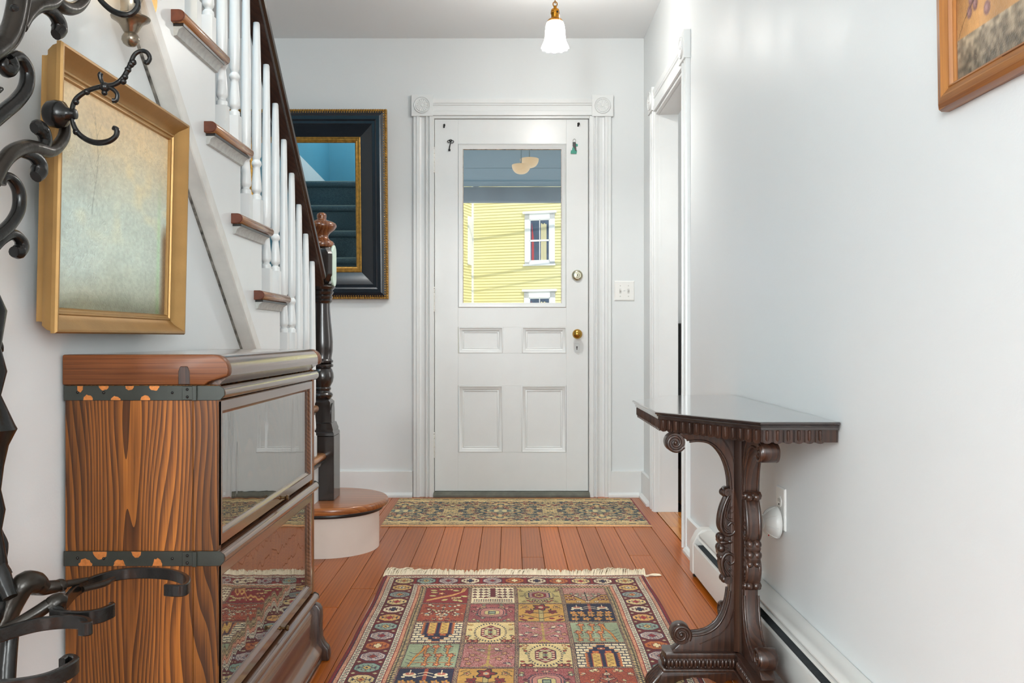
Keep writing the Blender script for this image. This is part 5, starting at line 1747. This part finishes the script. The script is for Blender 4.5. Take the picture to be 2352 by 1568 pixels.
for i in range(n_side + 1):
    cy = .078 + i * (L_ - .156) / n_side
    for cx in (bc_, W_ - bc_):
        lozenge(cx, cy, .0365, .0345, i + 0, i * 7 + (1 if cx > .5 else 0))
        if i < n_side:
            yy = cy + (L_ - .156) / n_side / 2
            for s_ in (-1, 1):
                for dv, co in ((0, CREAM),):
                    a0, b0 = int((cx + s_ * .030) / CELL), int(yy / CELL)
                    C[b0 - 4:b0 + 4, a0 - 4:a0 + 4] = np.where(np.add.outer(abs(np.arange(-4, 4) + .5), abs(np.arange(-4, 4) + .5))[:, :, None] < 4.2, np.array((190, 178, 140), dtype=np.float32), C[b0 - 4:b0 + 4, a0 - 4:a0 + 4])
for i in range(1, 10):
    cx = bc_ + i * (W_ - 2 * bc_) / 10
    for cy in (.078, L_ - .078):
        lozenge(cx, cy, .0355, .0350, [3, 6, 7, 8, 7, 8, 4, 8, 3, 5][i % 10] if i % 3 else 4, i * 13)
    for cy in (.078, L_ - .078):
        b0 = int(cy / CELL)
        a0 = int((cx - (W_ - 2 * bc_) / 20) / CELL)
        C[b0 - 25:b0 + 25, a0 - 3:a0 + 3] = (134, 30, 34)
# field of panels
fx0, fy0 = .173, .163
pw = (W_ - 2 * fx0) / 4
nrow = 8
phh = (L_ - 2 * fy0) / nrow
motif = [[m_branch, m_tree, m_medal, m_valley], [m_rust, m_pinkmed, m_yellow, m_navy],
         [lambda p, s: m_gate(p, s, True), m_hexmed, lambda p, s: m_pinktree(p, s, False), lambda p, s: m_sage(p, s, True)],
         [lambda p, s: m_sage(p, s, False), lambda p, s: m_pinktree(p, s, False), m_hexmed, lambda p, s: m_gate(p, s, False)],
         [m_navy, m_yellow, m_pinkmed, m_rust], [m_valley, m_medal, m_tree, m_branch], [lambda p, s: m_gate(p, s, True), m_hexmed, lambda p, s: m_pinktree(p, s, False), lambda p, s: m_sage(p, s, True)], [m_rust, m_pinkmed, m_yellow, m_navy]]
C[R(fy0):R(L_ - fy0), R(fx0):R(W_ - fx0)] = NAVY
gut = .0055
# gutters: navy with pale dashes
g = Panel(C, R(fy0), R(L_ - fy0), R(fx0), R(W_ - fx0), 1)
qq = np.random.RandomState(4).rand(*g.A.shape[:2])
gu = (np.sin(g.u * 660 / 1.0) > .3) ^ (np.sin(g.v * 1500) > .3)
g.A[gu & (qq < .8)] = (190, 160, 120)
g.A[(qq > .93)] = DRED
for r in range(nrow):
    for c_ in range(4):
        p = Panel(C, R(fy0 + r * phh + gut * .7), R(fy0 + (r + 1) * phh - gut * .7), R(fx0 + c_ * pw + gut), R(fx0 + (c_ + 1) * pw - gut), 1)
        motif[r][c_](p, r * 10 + c_)
        e = np.minimum(np.minimum(p.u, 1 - p.u) * .155, np.minimum(p.v, 1 - p.v) * .185)
        p.fill(e < .0022, BLACK if r % 2 else MAROON)
# wool: row to row streaks, knot speckle, soft fading
C *= (1 + .10 * (np.random.RandomState(9).rand(rows, 1, 1) - .5)) * (1 + .22 * (np.random.RandomState(10).rand(rows, cols, 1) - .5))
C *= (.93 + .16 * vnoise(rows, cols, 30, 16, 77))[:, :, None]
# fewer rows where the rug runs under the frame
Yrow = rug_far - (np.arange(rows) + .5) * CELL
C = np.clip(116 + (C - 126) * 1.12, 6, 250)
keep = (Yrow > 2.22) | (np.arange(rows) % 4 == 0)
keep[-1] = True
Yk_ = Yrow[keep]
Xc = rug_x0 + (np.arange(cols) + .5) * CELL
P = np.zeros((len(Yk_), cols, 3), dtype=np.float32)
wob_x = .0025 * np.sin(Yk_ * 5.0) + .0012 * np.sin(Yk_ * 13)
P[:, :, 0] = Xc[None, :] + wob_x[:, None]
P[:, :, 1] = Yk_[:, None]
bump_ = vnoise(rows, cols, 9, 6, 31)[keep]
edge_ = np.minimum(1, np.minimum(Xc - Xc[0], Xc[-1] - Xc)[None, :] / .006)
P[:, :, 2] = .0012 + (.0066 + .003 * (bump_ - .5)) * edge_ + .0009 * (np.random.RandomState(12).rand(rows, cols)[keep])
rug = thing('garden_panel_rug', 'red bordered rug with square garden panels and cream fringe on the floor', 'rug', (.019, 2.4, 0))
colour_grid('pile', P, C[keep], attr_mat('wool_pile', sheen=.15, bump=.3), rug)
MB().box(rug_x0 + .002, rug_x1 - .002, rug_near, rug_far, .0006, .0016).build('backing', M['drum'], rug, smooth=False)
fr = MB()
r4 = random.Random(8)
i = 0
x = rug_x0 - .004
while x < rug_x1 + .002:
    f_ = (x - rug_x0) / (rug_x1 - rug_x0)
    ln_ = .050 + .034 * (.5 + .5 * math.sin(f_ * 23 + 1.0) * math.cos(f_ * 9)) + (.022 if f_ < .06 else 0) + (.028 if .83 < f_ < .92 else 0) + r4.uniform(-.012, .016)
    lean = .020 * math.sin(f_ * 17) + r4.uniform(-.010, .010) + .012
    if r4.random() < .03: ln_ += .02
    y0 = rug_far - .003
    lift = r4.uniform(.004, .020)
    fr.tube([(x, y0, .004), (x + lean * .3, y0 + ln_ * .35, .004 + lift), (x + lean * .75, y0 + ln_ * .72, .003 + lift * .6), (x + lean * 1.2, y0 + ln_, .0025)], [.0020, .0023, .0021, .0010], 4, n=2)
    x += .0016
for k in range(16):
    fr.tube([(rug_x1 - .012 + .0012 * k, rug_far - .002, .004), (rug_x1 + .012 + .001 * k, rug_far + .008 + .001 * k, .006), (rug_x1 + .034 + .0015 * k, rug_far + .010 + .0012 * k, .004), (rug_x1 + .052 + .0006 * k, rug_far + .013, .003)], [.002, .0022, .0018, .0008], 4, n=2)
tag(fr.build('fringe', M['fringe'], rug), kind='stuff')

# ------------------------------------------------------------------ beige runner in front of the door
CELL2 = .0024
x0, x1, yn, yf = -.632, .692, 4.222, 4.935
cols2, rows2 = int((x1 - x0) / CELL2), int((yf - yn) / CELL2)
U = (np.arange(cols2) + .5)[None, :] * CELL2 + np.zeros((rows2, 1))
Vv = (np.arange(rows2) + .5)[:, None] * CELL2 + np.zeros((1, cols2))
C2 = np.zeros((rows2, cols2, 3), dtype=np.float32)
C2[:] = (206, 178, 122)
# the design is mirrored about the long axis and repeats along it
per = .52
um = abs(((U + .20) % per) - per / 2)
vm = abs(Vv - rows2 * CELL2 / 2)
def samp(nz_, a, b, ca, cb):
    i = np.clip((a / ca).astype(int), 0, nz_.shape[1] - 1)
    j = np.clip((b / cb).astype(int), 0, nz_.shape[0] - 1)
    return nz_[j, i]
n1 = vnoise(400, 400, 19, 11, 41)
n2 = vnoise(400, 400, 25, 14, 42)
n3 = vnoise(400, 400, 32, 18, 43)
s1, s2, s3 = [samp(q, um, vm, per / 2 / 400, .36 / 400) for q in (n1, n2, n3)]
inner = vm < .265
C2[inner & (abs(s1 - .5) < .085)] = (44, 58, 66)
C2[inner & (s2 > .66)] = (122, 46, 40)
C2[inner & (s3 > .70)] = (56, 76, 82)
C2[inner & (abs(s2 - .45) < .03)] = (44, 58, 66)
C2[inner & (abs(s3 - .36) < .03)] = (226, 206, 156)
med = (um / .085) ** 2 + (vm / .05) ** 2
C2[(med < 1) & (med > .72)] = (44, 58, 66)
C2[med < .72] = (208, 190, 140)
C2[(med < .5) & (abs(s1 - .5) < .2)] = (70, 92, 96)
arc = abs(np.hypot(um - per / 2, vm * .9) - .19)
C2[inner & (arc < .005) & (s1 > .42)] = (52, 62, 68)
bord = (vm > .285) & (vm < .345)
um2 = abs(((U + .05) % .16) - .08)
s4 = samp(n2, um2, vm - .285, .08 / 400, .06 / 400)
C2[bord & (abs(s4 - .5) < .09) & (um2 < .05)] = (62, 76, 80)
C2[bord & (um2 > .062) & (abs(vm - .315) < .01)] = (62, 60, 60)
C2[bord & (s4 > .74)] = (132, 96, 70)
C2[(abs(vm - .275) < .004)] = (226, 206, 156)
C2[:, -int(.014 / CELL2):] = (132, 34, 42)
ve = rows2 * CELL2 - Vv
C2[(ve < .010)] = (214, 160, 112)
C2[(ve < .016) & (ve > .011)] = (112, 44, 44)
C2 *= (1 + .18 * (np.random.RandomState(3).rand(rows2, cols2, 1) - .5)) * (.94 + .12 * vnoise(rows2, cols2, 8, 14, 6))[:, :, None]
P2 = np.zeros((rows2, cols2, 3), dtype=np.float32)
P2[:, :, 0] = x0 + U
P2[:, :, 1] = yf - Vv
# the near edge pulls slightly to the left, as it lies
e2 = np.minimum(1, np.minimum(np.minimum(U, cols2 * CELL2 - U), np.minimum(Vv, rows2 * CELL2 - Vv)) / .006)
P2[:, :, 2] = .001 + (.006 + .002 * (vnoise(rows2, cols2, 4, 8, 2) - .5)) * e2
rn = thing('door_runner', 'beige floral runner rug with dark arabesques in front of the door', 'rug', ((x0 + x1) / 2, (yn + yf) / 2, 0))
colour_grid('pile', P2, C2, attr_mat('runner_pile', sheen=.1, bump=.3), rn)
MB().box(x0 + .002, x1 - .002, yn + .002, yf - .002, .0005, .0015).build('backing', M['drum'], rn, smooth=False)

# ------------------------------------------------------------------ paintings
tl = .022
pv = Vector((math.sin(tl), 0, math.cos(tl)))
pu, pnn = Vector((0, 1, 0)), Vector((math.cos(tl), 0, -math.sin(tl)))
po_ = Vector((XL + .030, 1.507, .9236))
PWd, PHt = .600, .507
gp = thing('gilt_framed_painting', 'pale misty landscape painting in a deep gilt frame above the bookcase', 'painting', (XL, 1.807, .924))
MB().frame(po_, pu, pv, pnn, PWd, PHt, [(.020, 0), (.020, .008), (.019, .011), (.013, .014), (.006, .026), (.004, .034), (0, .036), (0, .043), (.003, .0465), (.007, .0465), (.013, .040), (.022, .028), (.033, .021), (.035, .023), (.038, .0225), (.040, .019), (.043, .018), (.0455, .0185), (.047, .012), (.047, .008)]).build('frame', M['gilt'], gp, angle=.5)
def canvas(name, o, u, v, n, w_, h_, cell, fn, mat, parent, relief=.0004):
    nc, nr = int(w_ / cell), int(h_ / cell)
    a = (np.arange(nc + 1) / nc)[None, :] * np.ones((nr + 1, 1))
    b = (np.arange(nr + 1) / nr)[:, None] * np.ones((1, nc + 1))
    col = fn(a, b)
    P = np.zeros((nr + 1, nc + 1, 3), dtype=np.float32)
    rl = np.random.RandomState(2).rand(nr + 1, nc + 1) * relief
    for k in range(3): P[:, :, k] = o[k] + a * w_ * u[k] + b * h_ * v[k] + rl * n[k]
    return colour_grid(name, P, col, mat, parent)
def mist(a, b):
    h, w_ = a.shape
    big = vnoise(h, w_, 5, 4, 50)
    mid = vnoise(h, w_, 14, 10, 51)
    fine = vnoise(h, w_, 90, 60, 52)
    c = np.zeros((h, w_, 3))
    top = np.array((226, 198, 154)); midc = np.array((206, 219, 206)); low = np.array((182, 188, 170)); bot = np.array((132, 134, 114))
    t = b
    for k in range(3):
        c[:, :, k] = np.interp(t + .12 * (big - .5), [0, .08, .25, .5, .75, 1], [bot[k], low[k], midc[k] + 4, midc[k], (top[k] + midc[k]) / 2, top[k]])
    warm = np.clip((mid - .55) * 3, 0, 1) * np.clip(1 - abs(b - .6) * 2.2, 0, 1)
    c += warm[:, :, None] * np.array((20, 0, -26)) * .45
    c += ((big - .5) * np.clip((.55 - a) * 3, 0, 1))[:, :, None] * np.array((-36, -26, -10))
    # a thin bare tree and a brown trunk at the right edge
    tr = np.clip((a - .93) / .05, 0, 1) * np.clip((.52 - b) / .1, 0, 1)
    c = c * (1 - tr[:, :, None] * .75) + np.array((104, 66, 38)) * tr[:, :, None] * .75
    g = np.clip(1 - abs(a - .915) / .03, 0, 1) * np.clip((.75 - b) / .3, 0, 1)
    c += g[:, :, None] * np.array((-14, 4, -16))
    tw = (abs(a - .30 - .02 * np.sin(b * 11)) < .004) & (b > .45) & (b < .93)
    c[tw] *= .86
    for k in range(5):
        q = abs(a - .30 - (b - .62 - .06 * k) * (.5 if k % 2 else -.55)) < .003
        c[q & (b > .62 + .06 * k) & (b < .74 + .05 * k)] *= .90
    c *= (1 + .10 * (fine - .5) + .05 * (mid - .5))[:, :, None]
    return c
canvas('painted_canvas', po_ + pu * .046 + pv * .046 + pnn * .012, pu, pv, pnn, PWd - .092, PHt - .092, .0028, mist, attr_mat('oil_paint', rough=.42, bump=.8, bscale=260, spec=.4), gp)
MB().prism([(XL, .955), (XL + .038, .955), (XL + .046, 1.40), (XL, 1.40)], 'y', 1.66, 1.98).build('backing', M['black_paint'], gp, smooth=False)
tl2 = .016
qv = Vector((-math.sin(tl2), 0, math.cos(tl2)))
qu, qn = Vector((0, -1, 0)), Vector((-math.cos(tl2), 0, -math.sin(tl2)))
qo = Vector((XR - .001, 1.527, 1.311))
rp_ = thing('still_life_painting', 'fruit still life in a honey coloured wooden frame, upper right', 'painting', (XR, 1.2, 1.31))
fpr = [(0, 0), (0, .014), (.003, .020), (.010, .0245), (.020, .025), (.028, .020), (.033, .0175), (.0345, .019), (.037, .018), (.039, .012), (.041, .012), (.042, .006), (.042, .003)]
for k_, nm_ in ((0, 'rail'), (1, 'stile'), (2, 'rail'), (3, 'stile')):
    MB().frame(qo, qu, qv, qn, .66, .50, fpr, (k_,)).build('frame_' + nm_, M['orange_wood' if nm_ == 'rail' else 'orange_wood_z'], rp_, angle=.5)
def fruit(a, b):
    h, w_ = a.shape
    mid = vnoise(h, w_, 6, 9, 60)
    fine = vnoise(h, w_, 50, 70, 61)
    c = np.zeros((h, w_, 3))
    c[:] = (196, 148, 96)
    c += ((a - .35) * 40)[:, :, None] * np.array((.4, .4, .3))
    c *= (1 + .25 * (mid - .5))[:, :, None]
    dk = np.clip((.10 - a) / .10, 0, 1) * np.clip((b - .16) * 4, 0, 1)
    c -= dk[:, :, None] * np.array((40, 40, 34))
    t = b < .165
    tc_ = np.array((158, 142, 120)) * np.ones_like(c)
    tc_ = tc_ * (.66 + 2.2 * b)[:, :, None]
    c = np.where(t[:, :, None], tc_ * (1 + .5 * (fine - .5))[:, :, None], c)
    c *= (1 + .08 * (fine - .5))[:, :, None]
    W0, H0 = .58, .42
    for u, v, r1, r2 in ((.042, .104, .0085, .0115), (.060, .112, .0085, .0125), (.095, .092, .0105, .0125), (.048, .124, .009, .012), (.072, .130, .010, .013), (.092, .138, .010, .013), (.112, .126, .010, .013), (.118, .150, .011, .014), (.14, .14, .011, .014)):
        q = np.sqrt(((a * W0 - u) / r1) ** 2 + ((b * H0 - v) / r2) ** 2)
        k = np.clip((1.08 - q) / .3, 0, 1)[:, :, None]
        body = np.array((134, 98, 94)) + np.clip(.75 - np.hypot((a * W0 - u + r1 * .25) / r1, (b * H0 - v - r2 * .1) / r2), 0, 1)[:, :, None] * np.array((70, 66, 66))
        c = c * (1 - k) + body * k
    st = abs(b * H0 - .045 - .9 * np.sqrt(np.clip(a * W0, 0, 1)) * .35) < .0016
    c[st & (a * W0 < .075)] *= .68
    return c
canvas('painted_canvas', qo + qu * .040 + qv * .040 + qn * .0055, qu, qv, qn, .58, .42, .0026, fruit, attr_mat('oil_paint', rough=.4, bump=.5, bscale=300, spec=.4), rp_)
MB().box(XR - .0035, XR - .0005, .90, 1.49, 1.36, 1.77).build('backing', M['black_paint'], rp_, smooth=False)

# ------------------------------------------------------------------ wall sconce at the top left
SX, SY = -.800, 1.835
def sz(y): return EYE - (y - VY) * SY / F
scn = thing('wall_sconce', 'antique metal wall sconce with turned ball finial above the gilt painting', 'sconce', (XL, SY, sz(30)))
MB().lathe([(0, sz(107.5)), (.008, sz(106)), (.0145, sz(101)), (.0180, sz(93)), (.0175, sz(86)), (.0140, sz(79)), (.0125, sz(76)), (.0150, sz(72)), (.0190, sz(64)), (.024, sz(55)), (.032, sz(48)), (.0385, sz(44)), (.0395, sz(41)), (.034, sz(39)), (.022, sz(33)), (.020, sz(20)), (.0205, sz(4)), (.026, sz(-8)), (.030, sz(-14)), (.012, sz(-20)), (0, sz(-21))], (SX, SY, 0), 28).build('finial', M['pewter'], scn, angle=.8)
pl_ = []
for i in range(13):
    a = PI + PI * i / 12
    pl_.append((1.975 + .038 * math.cos(a), 1.690 + .044 * math.sin(a)))
MB().prism(pl_ + [(2.013, 1.86), (1.975, 1.90), (1.937, 1.86)], 'x', XS + .0005, XS + .010).tube([(XS + .008, 1.975, 1.70), (XS + .04, 1.95, 1.68), (SX + .03, 1.90, 1.66), (SX, SY, 1.652)], .007, 10).build('wall_plate', M['brass'], scn, bevel=.002, seg=1)
MB().lathe([(.026, sz(-20)), (.038, sz(-34)), (.046, sz(-70)), (.052, sz(-100)), (.060, sz(-118)), (.058, sz(-116)), (.044, sz(-70)), (.024, sz(-24))], (SX + .004, SY, 0), 28).build('shade', plain('sconce_glass', (250, 236, 214), .4, emit=(255, 214, 150), estr=1.6), scn)
light('sconce_bulb_light', 'POINT', (SX + .01, SY + .01, sz(-125)), (0, 0, 0), 1.6, (1, .80, .52), radius=.02)

# ------------------------------------------------------------------ cast iron hall tree at the left edge
HXp = -.762
htree = thing('hall_tree', 'black cast iron hall tree with scrolling branches, coat hooks and umbrella arms', 'coat rack', (-.76, 1.25, 0))
def hp(pts): return [pxX(x, y, HXp) for x, y in pts]
def rr_(n_px, Y=1.45): return n_px * Y / F
def scroll(pts, r, name='scroll', flat=1.0, mat='iron', off=0.0):
    P = hp(pts)
    if off: P = [p + Vector((off, 0, 0)) for p in P]
    R_l = [rr_(q * 1.06) for q in r] if isinstance(r, (list, tuple)) else rr_(r * 1.06)
    return MB().tube(P, R_l, 12, n=6, flat=flat, up=(1, 0, 0)).build(name, M[mat], htree, angle=1.0)
# oval mirror ring at the top
scroll([(30, -160), (46, -90), (42, -20), (36, 25), (24, 70), (2, 104), (-40, 128), (-90, 120)], 19, 'oval_ring', mat='iron_rub')
scroll([(44, -90), (56, -20), (50, 30), (38, 78), (14, 112), (-30, 138)], 6.5, 'ring_bead', mat='iron_rub', off=.006)
for x, y in ((38, 25),): MB().sphere(pxX(x, y, HXp + .004), rr_(13), 14, 8, .8, 1.6, 1).build('ring_boss', M['iron'], htree)
# branches at the top
scroll([(46, 60), (62, 34), (84, 14), (112, 8), (134, -10), (150, -40)], [15, 15, 16, 17, 15, 14], 'branch', mat='iron_rub')
scroll([(96, 14), (118, 26), (134, 48), (136, 66), (128, 80)], [10, 12, 14, 16, 10], 'leaf', flat=1.3)
scroll([(112, -14), (138, 12), (164, 20), (186, 8), (196, -16), (188, -44)], [14, 16, 15, 14, 14, 12], 'branch', mat='iron_rub')
scroll([(18, 132), (24, 150), (16, 160), (6, 150), (10, 138)], [15, 17, 16, 12, 9], 'scroll_eye')
scroll([(20, 136), (40, 130), (56, 148), (63, 172), (58, 204), (38, 232), (10, 256), (-24, 286)], [12, 13, 14, 14, 15, 15, 15, 14])
scroll([(-16, 210), (-4, 206), (4, 204)], [8, 7, 4], 'bud')
# branch that carries the hook
scroll([(142, 262), (149, 284), (147, 312), (132, 336), (112, 347), (88, 342), (60, 338), (28, 350), (4, 378), (-16, 420)], [10, 11, 13, 14, 14, 16, 16, 16, 15, 14], 'branch', mat='iron_rub')
scroll([(98, 342), (104, 322), (98, 302), (86, 292), (78, 294)], [11, 13, 14, 13, 9], 'leaf', flat=1.3)
scroll([(48, 348), (74, 356), (90, 374), (90, 392), (82, 406)], [9, 11, 14, 16, 11], 'leaf', flat=1.3)
scroll([(4, 424), (6, 410), (18, 406), (34, 420), (44, 446), (42, 482), (24, 514), (-4, 540), (-20, 552)], [8, 9, 10, 12, 13, 13, 13, 13, 12])
scroll([(-16, 572), (6, 548), (28, 538), (46, 550), (50, 566), (42, 578), (32, 578)], [10, 11, 11, 12, 14, 15, 11])
# post and lower ornaments, mostly outside the frame
scroll([(-14, 640), (-22, 740), (-4, 798), (4, 800)], [10, 12, 10, 4], 'leaf')
MB().lathe([(.006, .99), (.020, .955), (.012, .90), (.020, .865), (.012, .83), (.030, .786), (.0335, .779), (.030, .772), (.022, .755), (.016, .725), (.012, .69), (.018, .66), (.013, .63), (.017, .605), (.021, .58), (.017, .555), (.020, .545), (.028, .525), (.029, .505), (.022, .485), (.018, .46), (.020, .05)], (-.765, 1.285, 0), 20).build('post', M['iron'], htree, angle=.8)
MB().tube([(-.765, 1.285, .95), (-.80, 1.24, 1.15), (-.80, 1.20, 1.30), (-.80, 1.22, 1.55)], .012, 10).tube([(-.765, 1.285, .05), (-.76, 1.30, .03), (-.66, 1.26, .012)], [.018, .016, .012], 10).tube([(-.765, 1.285, .05), (-.78, 1.20, .03), (-.74, 1.06, .012)], [.018, .016, .012], 10).tube([(-.765, 1.285, .05), (-.80, 1.42, .03), (-.81, 1.50, .012)], [.018, .016, .012], 10).build('stand', M['iron'], htree)
sp_ = lambda z: (-.80, 1.215, z)
MB().tube([pxX(-24, 286, HXp), (-.785, 1.26, 1.22), sp_(1.20)], .009, 8).build('strut', M['iron'], htree)
MB().tube([pxX(-16, 420, HXp), (-.785, 1.26, 1.13), sp_(1.12)], .009, 8).build('strut', M['iron'], htree)
MB().tube([pxX(-20, 552, HXp), (-.785, 1.25, 1.03), sp_(1.04)], .008, 8).build('strut', M['iron'], htree)
MB().tube([pxX(-90, 120, HXp), (-.785, 1.22, 1.34), sp_(1.36)], .012, 8).build('strut', M['iron'], htree)
# coat hooks
YH = 1.46
def hk(pts): return [px(x, y, YH) for x, y in pts]
def hook(pts, r, parent):
    return MB().tube(hk(pts), [q * YH / F for q in r] if isinstance(r, (list, tuple)) else r * YH / F, 10, n=6, up=(0, 1, 0))
bs = MB().lathe([(0.0, 0), (.016, .0), (.0215, .006), (.0235, .018), (.021, .030), (.012, .036), (.009, .044), (.0085, .050), (.006, .051)], (px(106, 262, YH).x, YH, px(106, 262, YH).z), 22, 'x')
hkp = bs.build('coat_hook', M['iron'], htree, angle=.8)
hook([(166, 264), (167, 244), (176, 226), (194, 212), (216, 203), (240, 197)], [4.5, 5.5, 6, 5.5, 5.5, 6], 0).build('hook_arm', M['iron'], hkp)
hook([(166, 262), (168, 284), (180, 306), (202, 322), (226, 328), (250, 324), (266, 312), (268, 298), (260, 293)], [4.5, 5.5, 6, 6.5, 7, 6.5, 6, 6.5, 5.5], 0).build('hook_arm', M['iron'], hkp)
hook([(240, 197), (262, 194), (280, 182), (292, 164), (300, 146), (308, 127), (322, 117), (337, 120), (344, 133), (338, 144), (332, 141)], [6, 5.5, 6, 6, 5.5, 5, 5, 5, 5, 5.5, 4.5], 0).build('hook_arm', M['iron'], hkp)
b = hook([(240, 197), (232, 184), (230, 172), (233, 167)], [5, 4.5, 6, 5], 0)
b.tube(hk([(240, 198), (258, 204), (269, 216), (267, 230), (259, 231)]), [5 * YH / F] * 4 + [6 * YH / F], 10, n=5, up=(0, 1, 0))
b.sphere(px(241, 200, YH), .0085, 12, 8).sphere(px(240, 213, YH), .005, 10, 6)
for x, y in ((287, 176), (294, 160), (301, 148), (283, 187), (306, 143), (199, 211), (174, 234), (175, 303)): b.sphere(px(x, y, YH), .0056, 10, 6)
b.build('hook_leaves', M['iron'], hkp, angle=.9)
b = hook([(214, -30), (224, -10), (240, 10), (262, 27), (286, 34), (304, 30), (316, 16), (316, 3), (309, 2)], [6, 6, 6.5, 7, 7.5, 7, 6.5, 6.5, 5.5], 0)
b.build('coat_hook', M['iron'], htree)
MB().tube(hk([(214, -30), (196, -60), (150, -50)]), .006, 10).build('hook_stem', M['iron'], htree)
# umbrella arms: flat iron bars bent round, all at one height
ZU1 = .509
def bar(pts, hw_=.0095, ht_=.004, name='umbrella_arm'):
    return MB().strap([(x, y, z) for x, y, z in pts], hw_, ht_, n=6).build(name, M['iron'], htree, angle=.5)
def top_at(x, y):            # where a ray meets the plane of the upper bar edge
    Y = (EYE - .518) * F / (y - VY)
    return ((x - VX) * Y / F, Y, ZU1)
bar([top_at(x, y) for x, y in ((146, 1374), (176, 1342), (222, 1320), (280, 1306), (340, 1303), (392, 1307), (424, 1318), (432, 1330), (424, 1341), (404, 1343), (380, 1341))])
MB().tube([top_at(190, 1340), top_at(236, 1328), top_at(262, 1316)], [.005, .006, .004], 8).build('arm_leaf', M['iron_rub'], htree)
bar([top_at(x, y) for x, y in ((118, 1400), (150, 1404), (190, 1405), (226, 1400), (248, 1392), (258, 1387), (256, 1384))], .0105)
bar([top_at(x, y) for x, y in ((-60, 1458), (0, 1443), (50, 1428), (96, 1418), (144, 1413), (182, 1414), (202, 1420), (206, 1427), (196, 1429), (184, 1428))], .0095)
bar([top_at(x, y) for x, y in ((-90, 1566), (0, 1562), (60, 1556), (110, 1545), (150, 1528), (172, 1514), (172, 1506), (156, 1503), (142, 1512))], .0095)
def hub(pts, r, name, mat='iron_rub'):
    return MB().tube([px(x, y, Y) for x, y, Y in pts], [q * Y / F for q, (_, _, Y) in zip(r, pts)], 14, n=5).build(name, M[mat], htree, angle=1.0)
hub([(-40, 1500, 1.27), (6, 1440, 1.28), (28, 1388, 1.29), (56, 1340, 1.30), (84, 1340, 1.32), (104, 1352, 1.33)], [20, 21, 24, 27, 26, 16], 'bracket')
hub([(76, 1350, 1.33), (100, 1350, 1.35), (124, 1347, 1.36), (138, 1345, 1.37)], [16, 17, 15, 13], 'arm_socket')
hub([(134, 1350, 1.365), (139, 1344, 1.37), (146, 1342, 1.38), (172, 1337, 1.40), (200, 1330, 1.42)], [14, 16, 9, 8, 5], 'collar')
hub([(-30, 1472, 1.24), (30, 1440, 1.255), (80, 1410, 1.27), (112, 1388, 1.28)], [18, 16, 16, 15], 'arm_socket')
hub([(110, 1398, 1.28), (122, 1388, 1.285), (136, 1380, 1.29), (150, 1382, 1.295)], [18, 21, 20, 14], 'collar')
hub([(128, 1400, 1.28), (150, 1412, 1.275), (186, 1416, 1.27)], [14, 12, 9], 'arm_leaf', 'iron')
hub([(-22, 1180, 1.30), (-14, 1260, 1.29), (4, 1322, 1.28), (24, 1372, 1.27)], [10, 14, 20, 16], 'blade', 'iron')
hub([(-6, 1150, 1.31), (-8, 1210, 1.31), (6, 1250, 1.31), (6, 1290, 1.305), (18, 1312, 1.30), (24, 1318, 1.30)], [8, 10, 12, 9, 8, 6], 'scroll', 'iron')
hub([(24, 1440, 1.24), (18, 1500, 1.23), (12, 1580, 1.22), (4, 1700, 1.21)], [19, 20, 21, 22], 'leg', 'iron')
